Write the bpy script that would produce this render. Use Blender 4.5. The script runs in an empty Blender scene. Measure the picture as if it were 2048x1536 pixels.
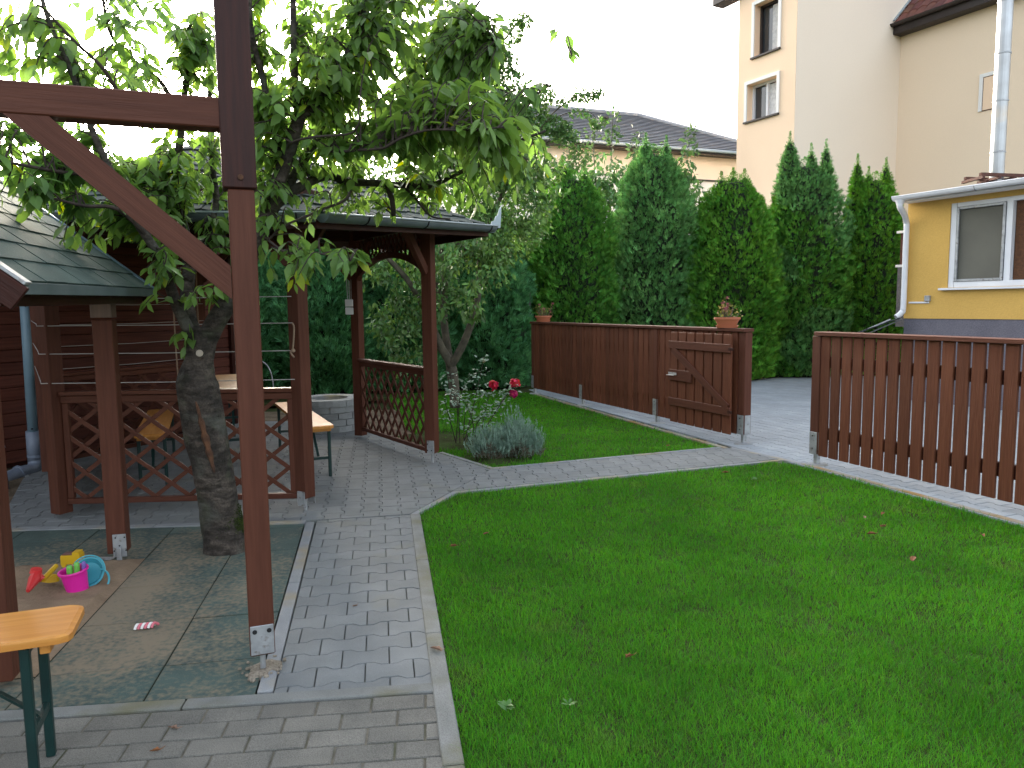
import bpy, bmesh, math, random
import numpy as np
from mathutils import Vector, Matrix, noise
random.seed(7); rng = np.random.default_rng(7)
S = bpy.context.scene
COL = S.collection
R = math.radians

# ---------------------------------------------------------------- camera, sky, sun, exposure
cam_d = bpy.data.cameras.new('camera'); cam = bpy.data.objects.new('camera', cam_d); COL.objects.link(cam)
cam_d.sensor_width = 36.0; cam_d.lens = 1500.0 / 2048 * 36; cam_d.clip_start = .05; cam_d.clip_end = 2000
CP, CR = R(5.9), R(0.65)
fw = Vector((0, math.cos(CP), -math.sin(CP))); r0 = Vector((1, 0, 0)); u0 = r0.cross(fw)
rt = r0 * math.cos(CR) - u0 * math.sin(CR); up = rt.cross(fw)
CAMP = Vector((0, 0, 1.5))
cam.matrix_world = Matrix(((rt.x, up.x, -fw.x, 0), (rt.y, up.y, -fw.y, 0), (rt.z, up.z, -fw.z, 1.5), (0, 0, 0, 1)))
S.camera = cam
SUN_EL, SUN_AZ = R(14), R(-22)          # azimuth from +Y towards +X
w = bpy.data.worlds.new('World'); S.world = w; w.use_nodes = True
nt = w.node_tree; nt.nodes.clear()
sky = nt.nodes.new('ShaderNodeTexSky'); sky.sky_type = 'NISHITA'; sky.sun_disc = False
sky.sun_elevation = SUN_EL; sky.sun_rotation = SUN_AZ; sky.dust_density = 6.0; sky.air_density = 1.0; sky.ozone_density = 1.0
bg = nt.nodes.new('ShaderNodeBackground'); bg.inputs[1].default_value = 0.15
wo = nt.nodes.new('ShaderNodeOutputWorld')
hz = nt.nodes.new('ShaderNodeHueSaturation'); hz.inputs['Saturation'].default_value = .45      # thin white evening cloud
nt.links.new(sky.outputs[0], hz.inputs['Color']); nt.links.new(hz.outputs[0], bg.inputs[0]); nt.links.new(bg.outputs[0], wo.inputs[0])
sl = bpy.data.lights.new('sun', 'SUN'); sl.energy = 1.5; sl.angle = R(12); sl.color = (1, .86, .68)
so = bpy.data.objects.new('sun', sl); COL.objects.link(so)
sd = Vector((math.sin(SUN_AZ) * math.cos(SUN_EL), math.cos(SUN_AZ) * math.cos(SUN_EL), math.sin(SUN_EL)))
so.rotation_euler = sd.to_track_quat('Z', 'Y').to_euler(); so.location = sd * 60
S.view_settings.view_transform = 'Standard'; S.view_settings.look = 'None'
S.view_settings.exposure = 2.80; S.view_settings.gamma = 1.0; S.view_settings.use_curve_mapping = False

def project(p):
    v = Vector(p) - CAMP; d = v.dot(fw)
    if d < .1: return None
    return (1024 + 1500 * v.dot(rt) / d, 768 - 1500 * v.dot(up) / d, d)
def in_view(p, m=60):
    q = project(p)
    return q is not None and -m < q[0] < 2048 + m and -m < q[1] < 1536 + m

# ---------------------------------------------------------------- materials
def mat(name, c1, c2=None, scale=3.0, rough=.8, bump=.0, bscale=60.0, rand=0.0, grain=False, spec=.4, metal=0.0,
        speck=None, island=False, transl=0.0, detail=5.0, moss=None, contrast=(.35, .65)):
    m = bpy.data.materials.new(name); m.use_nodes = True
    n = m.node_tree.nodes; l = m.node_tree.links; n.clear()
    out = n.new('ShaderNodeOutputMaterial'); b = n.new('ShaderNodeBsdfPrincipled')
    b.inputs['Roughness'].default_value = rough; b.inputs['Metallic'].default_value = metal
    b.inputs['Specular IOR Level'].default_value = spec
    c2 = c2 or tuple(x * .8 for x in c1)
    if grain:
        tc = n.new('ShaderNodeTexCoord'); mp = n.new('ShaderNodeMapping'); mp.inputs[3].default_value = (1.6, 26, 26)
        oi = n.new('ShaderNodeObjectInfo'); l.new(tc.outputs['Object'], mp.inputs[0])
        nz = n.new('ShaderNodeTexNoise'); nz.noise_dimensions = '4D'; nz.inputs['Scale'].default_value = scale
        mm = n.new('ShaderNodeMath'); mm.operation = 'MULTIPLY'; mm.inputs[1].default_value = 40
        l.new(oi.outputs['Random'], mm.inputs[0]); l.new(mm.outputs[0], nz.inputs['W']); l.new(mp.outputs[0], nz.inputs['Vector'])
    else:
        ge = n.new('ShaderNodeNewGeometry')
        nz = n.new('ShaderNodeTexNoise'); nz.inputs['Scale'].default_value = scale; l.new(ge.outputs['Position'], nz.inputs['Vector'])
    nz.inputs['Detail'].default_value = detail
    rp = n.new('ShaderNodeValToRGB'); rp.color_ramp.elements[0].position = contrast[0]; rp.color_ramp.elements[1].position = contrast[1]
    rp.color_ramp.elements[0].color = (*c2, 1); rp.color_ramp.elements[1].color = (*c1, 1)
    l.new(nz.outputs['Fac'], rp.inputs[0]); colr = rp.outputs[0]
    if speck:
        g2 = n.new('ShaderNodeNewGeometry'); s2 = n.new('ShaderNodeTexNoise'); s2.inputs['Scale'].default_value = speck[0]; s2.inputs['Detail'].default_value = 2
        l.new(g2.outputs['Position'], s2.inputs['Vector'])
        r2 = n.new('ShaderNodeValToRGB'); r2.color_ramp.elements[0].position = .3; r2.color_ramp.elements[1].position = .7
        a = speck[1]; r2.color_ramp.elements[0].color = (1 - a,) * 3 + (1,); r2.color_ramp.elements[1].color = (1 + a,) * 3 + (1,)
        l.new(s2.outputs['Fac'], r2.inputs[0])
        mx = n.new('ShaderNodeMix'); mx.data_type = 'RGBA'; mx.blend_type = 'MULTIPLY'; mx.inputs[0].default_value = 1
        l.new(colr, mx.inputs[6]); l.new(r2.outputs[0], mx.inputs[7]); colr = mx.outputs[2]
    if moss:   # (colour, scale, threshold low, high)
        g3 = n.new('ShaderNodeNewGeometry'); s3 = n.new('ShaderNodeTexNoise'); s3.inputs['Scale'].default_value = moss[1]; s3.inputs['Detail'].default_value = 6
        l.new(g3.outputs['Position'], s3.inputs['Vector'])
        r3 = n.new('ShaderNodeMapRange'); r3.inputs[1].default_value = moss[2]; r3.inputs[2].default_value = moss[3]
        l.new(s3.outputs['Fac'], r3.inputs[0])
        mx = n.new('ShaderNodeMix'); mx.data_type = 'RGBA'; l.new(r3.outputs[0], mx.inputs[0])
        l.new(colr, mx.inputs[6]); mx.inputs[7].default_value = (*moss[0], 1); colr = mx.outputs[2]
    if rand:
        if island:
            g4 = n.new('ShaderNodeNewGeometry'); src = g4.outputs['Random Per Island']
        else:
            o4 = n.new('ShaderNodeObjectInfo'); g4 = n.new('ShaderNodeNewGeometry')
            ad = n.new('ShaderNodeMath'); ad.operation = 'ADD'; l.new(o4.outputs['Random'], ad.inputs[0]); l.new(g4.outputs['Random Per Island'], ad.inputs[1])
            fr = n.new('ShaderNodeMath'); fr.operation = 'FRACT'; l.new(ad.outputs[0], fr.inputs[0]); src = fr.outputs[0]
        mr = n.new('ShaderNodeMapRange'); mr.inputs[3].default_value = 1 - rand; mr.inputs[4].default_value = 1 + rand; l.new(src, mr.inputs[0])
        hs = n.new('ShaderNodeHueSaturation'); l.new(mr.outputs[0], hs.inputs['Value']); l.new(colr, hs.inputs['Color']); colr = hs.outputs[0]
        if island:
            mh = n.new('ShaderNodeMapRange'); mh.inputs[3].default_value = .485; mh.inputs[4].default_value = .515
            f2 = n.new('ShaderNodeMath'); f2.operation = 'FRACT'; m7 = n.new('ShaderNodeMath'); m7.operation = 'MULTIPLY'; m7.inputs[1].default_value = 7.13
            l.new(src, m7.inputs[0]); l.new(m7.outputs[0], f2.inputs[0]); l.new(f2.outputs[0], mh.inputs[0]); l.new(mh.outputs[0], hs.inputs['Hue'])
    l.new(colr, b.inputs['Base Color'])
    if bump:
        bn = n.new('ShaderNodeTexNoise'); bn.inputs['Scale'].default_value = bscale; bn.inputs['Detail'].default_value = 4
        if grain: l.new(mp.outputs[0], bn.inputs['Vector'])
        else:
            g5 = n.new('ShaderNodeNewGeometry'); l.new(g5.outputs['Position'], bn.inputs['Vector'])
        bu = n.new('ShaderNodeBump'); bu.inputs['Strength'].default_value = bump; bu.inputs['Distance'].default_value = .01
        l.new(bn.outputs['Fac'], bu.inputs['Height']); l.new(bu.outputs[0], b.inputs['Normal'])
    if transl:
        t = n.new('ShaderNodeBsdfTranslucent'); ms = n.new('ShaderNodeMixShader'); ms.inputs[0].default_value = transl
        h2 = n.new('ShaderNodeHueSaturation'); h2.inputs['Hue'].default_value = .485; h2.inputs['Saturation'].default_value = 1.1; h2.inputs['Value'].default_value = 1.5
        l.new(colr, h2.inputs['Color']); l.new(h2.outputs[0], t.inputs[0])
        l.new(b.outputs[0], ms.inputs[1]); l.new(t.outputs[0], ms.inputs[2]); l.new(ms.outputs[0], out.inputs[0])
    else:
        l.new(b.outputs[0], out.inputs[0])
    return m

M = {}
M['wood'] = mat('brown_stain', (.132, .044, .0215), (.098, .031, .0155), 2.2, .6, .35, 5, .20, grain=True, spec=.2)
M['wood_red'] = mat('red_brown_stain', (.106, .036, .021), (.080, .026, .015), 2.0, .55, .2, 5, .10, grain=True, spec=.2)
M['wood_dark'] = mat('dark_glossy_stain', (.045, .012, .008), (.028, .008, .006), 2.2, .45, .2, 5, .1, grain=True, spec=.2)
M['plank'] = mat('cabin_plank', (.12, .038, .025), (.08, .025, .017), 2.0, .62, .4, 5, .2, grain=True, spec=.2)
M['mauve'] = mat('weathered_board', (.15, .075, .065), (.12, .055, .047), 2.0, .6, .2, 5, .1, grain=True, spec=.2)
M['wood_pale'] = mat('weathered_block', (.20, .13, .10), (.15, .10, .08), 2.0, .7, .2, 5, .1, grain=True)
M['bench'] = mat('varnished_pine', (.60, .27, .062), (.50, .20, .04), 1.8, .42, .1, 4, .08, grain=True, spec=.25)
M['bench_table'] = mat('pale_varnished_pine', (.62, .36, .14), (.5, .27, .09), 1.8, .3, .1, 4, .05, grain=True, spec=.5)
M['steel_green'] = mat('green_steel', (.006, .030, .027), (.005, .022, .02), 8, .4, 0, 1)
M['galv'] = mat('galvanised', (.42, .43, .44), (.30, .31, .32), 14, .5, .15, 80, metal=.55, moss=((.14, .10, .07), 30, .58, .75))
M['gutter'] = mat('gutter_zinc', (.16, .20, .21), (.12, .155, .165), 5, .42, 0, 1, metal=.3)
M['zinc'] = mat('zinc_sheet', (.34, .40, .43), (.28, .33, .36), 5, .45, .05, 30, metal=.4)
M['verge'] = mat('blue_grey_flashing', (.16, .24, .30), (.13, .19, .25), 4, .45, 0, 1, metal=.3)
M['pvc'] = mat('grey_pvc', (.21, .245, .31), (.17, .20, .26), 6, .45, .05, 20)
M['pvc_blue'] = mat('pale_blue_pipe', (.22, .33, .40), (.19, .29, .36), 6, .4, .05, 20)
M['wire'] = mat('wire', (.45, .42, .40), None, 5, .5)
M['rope'] = mat('rope', (.30, .20, .14), None, 60, .9, .3, 200)
M['black'] = mat('black_metal', (.015, .016, .018), None, 5, .5)
M['white'] = mat('white_plastic', (.72, .73, .75), (.66, .67, .70), 3, .4)
M['paver'] = mat('grey_paver', (.182, .193, .194), (.150, .160, .162), 5, .85, .4, 320, .08, speck=(420, .14), moss=((.19, .18, .13), 2.2, .60, .86))
M['paver2'] = mat('grey_paver_shot', (.265, .292, .315), (.225, .25, .272), 1.4, .8, .35, 260, .08, speck=(300, .12))
M['brick_pav'] = mat('rough_paver', (.185, .178, .156), (.140, .136, .120), 6, .9, .8, 260, .12, speck=(260, .3))
M['kerb'] = mat('kerb', (.20, .205, .195), (.155, .16, .15), 7, .9, .5, 200, .08, speck=(300, .2), moss=((.13, .12, .06), 3, .5, .75))
M['kerb_clean'] = mat('kerb_clean', (.25, .26, .265), (.2, .21, .22), 7, .9, .4, 200, .06, speck=(300, .15), moss=((.30, .24, .13), 3, .5, .75))
M['kerb_rust'] = mat('kerb_rust', (.27, .26, .23), (.23, .20, .15), 3, .9, .4, 200, .06, speck=(300, .15), moss=((.26, .16, .06), 2.2, .46, .66))
M['joint'] = mat('joint_sand', (.085, .085, .07), (.055, .06, .045), 12, 1, .5, 200, moss=((.05, .07, .02), 5, .55, .7))
M['soil'] = mat('soil', (.050, .058, .024), (.032, .038, .016), 4, 1, .8, 60, spec=.03, speck=(150, .4), moss=((.05, .075, .025), 3, .5, .65))
M['dirt'] = mat('dry_dirt', (.16, .125, .09), (.09, .07, .048), 5, 1, .8, 50, spec=.03, speck=(150, .3))
M['sand'] = mat('play_sand', (.26, .185, .12), (.19, .13, .083), 6, 1, .9, 45, speck=(400, .2), detail=7)
M['stone'] = mat('fire_pit_stone', (.30, .31, .30), (.23, .235, .23), 8, .9, .5, 120, .1, speck=(250, .2), moss=((.36, .29, .15), 3, .55, .8))
M['shingle'] = mat('green_shingle', (.060, .100, .088), (.040, .070, .062), 2.0, .9, .5, 260, .10, speck=(500, .3), moss=((.15, .18, .15), 2.2, .55, .85))
M['shingle_dark'] = mat('dark_shingle', (.034, .052, .047), (.025, .038, .035), 2.5, .9, .5, 260, .16, speck=(400, .3))
M['stucco_peach'] = mat('peach_render', (.88, .66, .47), (.83, .61, .43), .5, .95, .12, 60, speck=(30, .015))
M['stucco_beige'] = mat('beige_render', (.87, .74, .60), (.85, .72, .58), .3, .95, .12, 60, speck=(30, .015))
M['stucco_yellow'] = mat('yellow_render', (.63, .39, .105), (.57, .35, .09), .9, .95, .35, 60, speck=(40, .04))
M['plinth'] = mat('grey_plinth', (.155, .145, .17), (.125, .118, .14), 3, .95, .5, 70, speck=(60, .15))
M['stucco_warm'] = mat('warm_beige_render', (.84, .68, .51), (.82, .66, .49), .3, .95, .12, 60, speck=(30, .015))
M['trim'] = mat('white_trim', (.80, .78, .75), (.76, .74, .71), 2, .7)
M['tile_red'] = mat('brown_roof_tile', (.15, .052, .035), (.10, .035, .026), 3, .8, .3, 40, .2, island=True)
M['tile_grey'] = mat('grey_roof_tile', (.34, .35, .38), (.28, .29, .315), 2, .7, .2, 40, .08, island=True)
M['fascia'] = mat('dark_fascia', (.035, .024, .022), (.025, .018, .016), 3, .5)
M['glass'] = mat('window_glass', (.03, .035, .04), (.02, .024, .028), 1, .06, spec=.8)
M['screen'] = mat('insect_screen', (.13, .125, .10), (.11, .105, .085), 2, .7, .2, 400, speck=(500, .2))
M['blind'] = mat('bamboo_blind', (.14, .058, .022), (.09, .036, .014), 30, .7, .5, 90)
M['curtain'] = mat('net_curtain', (.62, .62, .62), (.45, .45, .46), 12, .9, .3, 40)
M['terracotta'] = mat('terracotta', (.42, .135, .065), (.36, .11, .052), 5, .6, .1, 40)
M['rust'] = mat('rusty_steel', (.12, .045, .028), (.07, .028, .02), 20, .8, .3, 60)
M['flue'] = mat('stainless', (.40, .41, .42), (.32, .32, .32), 3, .36, 0, 1, metal=.9, moss=((.45, .33, .2), 2, .62, .8))
M['reed'] = mat('reed_screen', (.17, .155, .15), (.11, .10, .10), 30, .9, .4, 60, .25, island=True)
M['bark'] = mat('cherry_bark', (.058, .046, .037), (.025, .020, .016), 9, .9, 1.0, 30, speck=(90, .35), moss=((.045, .055, .028), 6, .55, .75), contrast=(.4, .6))
M['wound'] = mat('bark_wound', (.12, .052, .025), (.05, .024, .014), 18, .9, .8, 40)
M['moss'] = mat('moss', (.045, .065, .008), (.02, .032, .006), 20, 1, 1, 90)
M['cut'] = mat('sawn_end', (.35, .30, .24), (.25, .2, .15), 30, .9)
M['twig'] = mat('twig', (.05, .036, .028), (.03, .022, .018), 20, .9, .3, 60)
M['bark2'] = mat('fruit_bark', (.12, .10, .07), (.06, .052, .038), 12, .9, .8, 40)
M['leaf'] = mat('cherry_leaf', (.150, .265, .055), (.090, .185, .046), 1.6, .40, .0, 1, .34, transl=.45, spec=.4)
M['leaf_yel'] = mat('yellowing_leaf', (.26, .33, .025), (.18, .27, .025), 3, .45, 0, 1, .2, transl=.42)
M['leaf2'] = mat('fruit_leaf', (.105, .205, .045), (.062, .14, .038), 2.2, .5, 0, 1, .45, island=True, transl=.2)
M['leaf3'] = mat('shrub_leaf', (.10, .20, .06), (.06, .14, .05), 1.5, .5, 0, 1, .4, island=True, transl=.3)
M['leaf4'] = mat('far_leaf', (.08, .14, .05), (.05, .10, .04), .8, .6, 0, 1, .4, island=True, transl=.35)
M['grass'] = mat('lawn_grass', (.076, .285, .018), (.046, .195, .013), 1.3, .7, 0, 1, .38, island=True, transl=.35, moss=((.13, .24, .04), 2.3, .60, .80), spec=.12)
M['rose_leaf'] = mat('rose_leaf', (.24, .33, .24), (.13, .21, .14), 8, .45, 0, 1, .35, island=True, transl=.2)
M['silver'] = mat('silver_foliage', (.22, .32, .25), (.14, .22, .17), 8, .8, 0, 1, .3, island=True, transl=.2)
M['dry'] = mat('dry_stem', (.13, .105, .07), (.08, .065, .045), 10, .9, 0, 1, .2, island=True)
M['rose_red'] = mat('rose_petal', (.62, .012, .03), (.45, .006, .02), 40, .55, 0, 1, .3, island=True, transl=.2)
M['rose_mag'] = mat('magenta_petal', (.42, .008, .09), (.30, .006, .06), 40, .55, 0, 1, .3, island=True, transl=.2)
M['dead_leaf'] = mat('dead_leaf', (.26, .105, .04), (.13, .05, .022), 40, .8, .3, 80)
M['pale_leaf'] = mat('pale_dead_leaf', (.34, .22, .15), (.22, .13, .09), 40, .8, .3, 80)
M['weed'] = mat('weed_leaf', (.08, .20, .04), (.05, .14, .03), 20, .6, transl=.2)
M['geranium'] = mat('geranium_leaf', (.20, .24, .05), (.22, .12, .05), 30, .7, 0, 1, .3, island=True, transl=.2)
M['gflower'] = mat('faded_pink_flower', (.32, .09, .11), (.22, .06, .06), 40, .8, 0, 1, .3, island=True)
M['pink'] = mat('pink_plastic', (.72, .02, .33), (.66, .015, .29), 3, .38)
M['cyan'] = mat('turquoise_plastic', (.06, .36, .42), (.05, .30, .37), 3, .38)
M['yellow'] = mat('yellow_plastic', (.62, .38, .015), (.55, .32, .01), 3, .4)
M['red'] = mat('red_plastic', (.60, .035, .035), (.5, .03, .03), 3, .4)
M['lime'] = mat('green_plastic', (.16, .50, .08), (.14, .42, .07), 3, .4)
M['violet'] = mat('violet_plastic', (.22, .13, .45), None, 3, .4)
M['pinkwhite'] = mat('pink_shell_plastic', (.66, .16, .20), (.6, .12, .15), 3, .4)
M['concrete'] = mat('broken_concrete', (.27, .23, .18), (.16, .135, .10), 10, 1, .9, 40, speck=(120, .3))
def thuja_mat(name, a, b): return mat(name, a, b, 1.7, .7, 0, 1, .52, island=True, transl=.22, spec=.15)
M['thuja_bright'] = thuja_mat('thuja_bright', (.105, .27, .030), (.062, .19, .024))
M['thuja_mid'] = thuja_mat('thuja_mid', (.095, .26, .035), (.06, .18, .03))
M['thuja_blue'] = thuja_mat('thuja_blue', (.13, .29, .085), (.08, .21, .06))
M['thuja_dark'] = thuja_mat('thuja_dark', (.095, .26, .10), (.055, .175, .062))
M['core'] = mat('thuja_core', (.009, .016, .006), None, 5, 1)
# rubber mat: green granulate with blown sand dust whose shape follows the play area
def rubber():
    m = mat('green_rubber', (.060, .094, .083), (.044, .070, .063), 5, .9, .5, 300, .10, speck=(350, .25))
    n = m.node_tree.nodes; l = m.node_tree.links
    b = [x for x in n if x.type == 'BSDF_PRINCIPLED'][0]; src = b.inputs['Base Color'].links[0].from_socket
    g = n.new('ShaderNodeNewGeometry')
    d = n.new('ShaderNodeVectorMath'); d.operation = 'DISTANCE'; d.inputs[1].default_value = (-2.35, 3.55, 0); l.new(g.outputs['Position'], d.inputs[0])
    r = n.new('ShaderNodeMapRange'); r.inputs[1].default_value = .3; r.inputs[2].default_value = 1.75; r.inputs[3].default_value = .36; r.inputs[4].default_value = -.12
    l.new(d.outputs['Value'], r.inputs[0])
    a = n.new('ShaderNodeTexNoise'); a.inputs['Scale'].default_value = 2.6; a.inputs['Detail'].default_value = 10; a.inputs['Roughness'].default_value = .62; l.new(g.outputs['Position'], a.inputs['Vector'])
    f = n.new('ShaderNodeTexNoise'); f.inputs['Scale'].default_value = 38; f.inputs['Detail'].default_value = 3; l.new(g.outputs['Position'], f.inputs['Vector'])
    s = n.new('ShaderNodeMath'); s.operation = 'ADD'; l.new(a.outputs['Fac'], s.inputs[0]); l.new(r.outputs[0], s.inputs[1])
    k = n.new('ShaderNodeMath'); k.operation = 'MULTIPLY_ADD'; k.inputs[1].default_value = .8; l.new(f.outputs['Fac'], k.inputs[0]); l.new(s.outputs[0], k.inputs[2])
    q = n.new('ShaderNodeMapRange'); q.inputs[1].default_value = .90; q.inputs[2].default_value = 1.24; l.new(k.outputs[0], q.inputs[0])
    q2 = n.new('ShaderNodeMath'); q2.operation = 'MULTIPLY'; q2.inputs[1].default_value = .85; l.new(q.outputs[0], q2.inputs[0])
    mx = n.new('ShaderNodeMix'); mx.data_type = 'RGBA'; mx.inputs[7].default_value = (.235, .185, .125, 1)
    l.new(q2.outputs[0], mx.inputs[0]); l.new(src, mx.inputs[6]); l.new(mx.outputs[2], b.inputs['Base Color'])
    return m
M['rubber'] = rubber()
def bark_detail(m):      # horizontal lenticel bands and lichen blotches
    n = m.node_tree.nodes; l = m.node_tree.links
    b = [x for x in n if x.type == 'BSDF_PRINCIPLED'][0]; src = b.inputs['Base Color'].links[0].from_socket
    g = n.new('ShaderNodeNewGeometry'); mp = n.new('ShaderNodeMapping'); mp.inputs[3].default_value = (11, 11, 32); l.new(g.outputs['Position'], mp.inputs[0])
    a = n.new('ShaderNodeTexNoise'); a.inputs['Scale'].default_value = 1.0; a.inputs['Detail'].default_value = 5; l.new(mp.outputs[0], a.inputs['Vector'])
    r = n.new('ShaderNodeValToRGB'); r.color_ramp.elements[0].position = .38; r.color_ramp.elements[1].position = .62
    r.color_ramp.elements[0].color = (.55, .53, .50, 1); r.color_ramp.elements[1].color = (1.35, 1.35, 1.35, 1); l.new(a.outputs['Fac'], r.inputs[0])
    mx = n.new('ShaderNodeMix'); mx.data_type = 'RGBA'; mx.blend_type = 'MULTIPLY'; mx.inputs[0].default_value = 1; l.new(src, mx.inputs[6]); l.new(r.outputs[0], mx.inputs[7])
    k = n.new('ShaderNodeTexNoise'); k.inputs['Scale'].default_value = 5.5; k.inputs['Detail'].default_value = 8; l.new(g.outputs['Position'], k.inputs['Vector'])
    q = n.new('ShaderNodeMapRange'); q.inputs[1].default_value = .54; q.inputs[2].default_value = .68; q.inputs[4].default_value = .7; l.new(k.outputs['Fac'], q.inputs[0])
    m2 = n.new('ShaderNodeMix'); m2.data_type = 'RGBA'; m2.inputs[7].default_value = (.085, .085, .070, 1); l.new(q.outputs[0], m2.inputs[0]); l.new(mx.outputs[2], m2.inputs[6]); l.new(m2.outputs[2], b.inputs['Base Color'])
    bu = [x for x in n if x.type == 'BUMP'][0]; bu.inputs['Distance'].default_value = .02
    b2 = n.new('ShaderNodeBump'); b2.inputs['Strength'].default_value = .9; b2.inputs['Distance'].default_value = .015; l.new(a.outputs['Fac'], b2.inputs['Height']); l.new(bu.outputs[0], b2.inputs['Normal']); l.new(b2.outputs[0], b.inputs['Normal'])
bark_detail(M['bark'])

# ---------------------------------------------------------------- helpers
WM = {}
def place(o, Mw, parent=None):
    COL.objects.link(o) if o.name not in COL.objects else None
    if parent is not None:
        o.parent = parent; o.matrix_basis = WM[parent.name].inverted() @ Mw
    else: o.matrix_basis = Mw
    WM[o.name] = Mw.copy(); return o
def T(*a): return Matrix.Translation(Vector(a[0]) if len(a) == 1 else Vector(a))
def RZ(a): return Matrix.Rotation(a, 4, 'Z')
def tag(o, label=None, cat=None, group=None, kind=None):
    if label: o['label'] = label
    if cat: o['category'] = cat
    if group: o['group'] = group
    if kind: o['kind'] = kind
    return o
def thing(name, loc, label, cat, group=None):
    o = bpy.data.objects.new(name, None); o.empty_display_size = .1
    place(o, T(loc)); return tag(o, label, cat, group)
def set_mat(me, m, smooth=False):
    me.materials.append(M[m] if isinstance(m, str) else m)
    if smooth: me.polygons.foreach_set('use_smooth', [True] * len(me.polygons))
def mesh_from(name, v, f, m, smooth=False):
    me = bpy.data.meshes.new(name); me.from_pydata([tuple(p) for p in v], [], [tuple(x) for x in f]); me.update(); set_mat(me, m, smooth); return me
class MB:
    def __init__(s): s.v = []; s.f = []
    def add(s, v, f):
        k = len(s.v); s.v += [tuple(p) for p in v]; s.f += [tuple(i + k for i in q) for q in f]; return s
    def box(s, c, size, rz=0, Mx=None):
        a, b, d = [x / 2 for x in size]
        P = [Vector((x, y, z)) for z in (-d, d) for y in (-b, b) for x in (-a, a)]
        X = Mx if Mx is not None else T(c) @ RZ(rz)
        return s.add([X @ p for p in P], [(0, 2, 3, 1), (4, 5, 7, 6), (0, 1, 5, 4), (2, 6, 7, 3), (0, 4, 6, 2), (1, 3, 7, 5)])
    def beam(s, p, q, w_, h_): return s.box(None, ((Vector(q) - Vector(p)).length, w_, h_), Mx=axis(p, q))
    def tube(s, pts, rad, n=8, cap=True):
        pts = [Vector(p) for p in pts]; N = len(pts)
        if not hasattr(rad, '__len__'): rad = [rad] * N
        k = len(s.v); prev = None
        for i, p in enumerate(pts):
            t = (pts[min(i + 1, N - 1)] - pts[max(i - 1, 0)]).normalized()
            if prev is None: a = t.orthogonal().normalized()
            else:
                a = (prev - t * prev.dot(t)); a = a.normalized() if a.length > 1e-5 else t.orthogonal().normalized()
            prev = a; b = t.cross(a)
            for j in range(n):
                g = 2 * math.pi * j / n; s.v.append(tuple(p + (a * math.cos(g) + b * math.sin(g)) * rad[i]))
        for i in range(N - 1):
            for j in range(n):
                j2 = (j + 1) % n; s.f.append((k + i * n + j, k + i * n + j2, k + (i + 1) * n + j2, k + (i + 1) * n + j))
        if cap: s.f.append(tuple(k + j for j in range(n))[::-1]); s.f.append(tuple(k + (N - 1) * n + j for j in range(n)))
        return s
    def lathe(s, c, prof, n=24, sx=1, sy=1, rz=0):
        k = len(s.v); X = T(c) @ RZ(rz)
        for r, z in prof:
            for j in range(n):
                g = 2 * math.pi * j / n; s.v.append(tuple(X @ Vector((r * sx * math.cos(g), r * sy * math.sin(g), z))))
        for i in range(len(prof) - 1):
            for j in range(n):
                j2 = (j + 1) % n; s.f.append((k + i * n + j, k + i * n + j2, k + (i + 1) * n + j2, k + (i + 1) * n + j))
        return s
    def build(s, name, m, parent=None, org=None, smooth=False):
        if org is None: org = WM[parent.name].translation if parent is not None else Vector(s.v[0])
        org = Vector(org); me = mesh_from(name, [Vector(p) - org for p in s.v], s.f, m, smooth)
        return place(bpy.data.objects.new(name, me), T(org), parent)
def axis(p, q, upv=(0, 0, 1)):
    p = Vector(p); q = Vector(q); x = (q - p).normalized(); u = Vector(upv)
    if abs(x.dot(u)) > .99: u = Vector((0, 1, 0))
    y = u.cross(x).normalized(); z = x.cross(y); c = (p + q) / 2
    return Matrix(((x.x, y.x, z.x, c.x), (x.y, y.y, z.y, c.y), (x.z, y.z, z.z, c.z), (0, 0, 0, 1)))
_bx = {}
def bev_box(size, m, bev):
    key = (tuple(round(x, 3) for x in size), m, bev)
    if key not in _bx:
        bm = bmesh.new(); bmesh.ops.create_cube(bm, size=1); bmesh.ops.scale(bm, vec=size, verts=bm.verts)
        if bev: bmesh.ops.bevel(bm, geom=list(bm.edges), offset=bev, segments=1, profile=.5, affect='EDGES')
        me = bpy.data.meshes.new('board'); bm.to_mesh(me); bm.free(); set_mat(me, m); _bx[key] = me
    return _bx[key]
def board(name, p, q, w_, h_, m, parent, bev=.003, upv=(0, 0, 1)):
    """box from p to q: w_ sideways, h_ along upv"""
    L = round((Vector(q) - Vector(p)).length, 3)
    return place(bpy.data.objects.new(name, bev_box((L, w_, h_), m, bev)), axis(p, q, upv), parent)
def post(name, x, y, z0, z1, w_, d_, m, parent, rz=0, bev=.004):
    me = bev_box((round(z1 - z0, 3), w_, d_), m, bev)
    Mw = T(x, y, (z0 + z1) / 2) @ RZ(rz) @ Matrix.Rotation(-math.pi / 2, 4, 'Y') @ Matrix.Rotation(math.pi / 2, 4, 'X') @ Matrix.Rotation(0, 4, 'X')
    # local X -> up ; local Y -> world y-ish? width w_ is along rz direction
    c, s_ = math.cos(rz), math.sin(rz)
    Mw = Matrix(((0, c, -s_, x), (0, s_, c, y), (1, 0, 0, (z0 + z1) / 2), (0, 0, 0, 1)))
    return place(bpy.data.objects.new(name, me), Mw, parent)
def smooth_path(P, n=6):
    P = [Vector(p) for p in P]; out = []
    for i in range(len(P) - 1):
        a = P[max(i - 1, 0)]; b = P[i]; c = P[i + 1]; d = P[min(i + 2, len(P) - 1)]
        for k in range(n):
            t = k / n; out.append(.5 * ((2 * b) + (c - a) * t + (2 * a - 5 * b + 4 * c - d) * t * t + (3 * b - a - 3 * c + d) * t ** 3))
    out.append(P[-1]); return out
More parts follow.
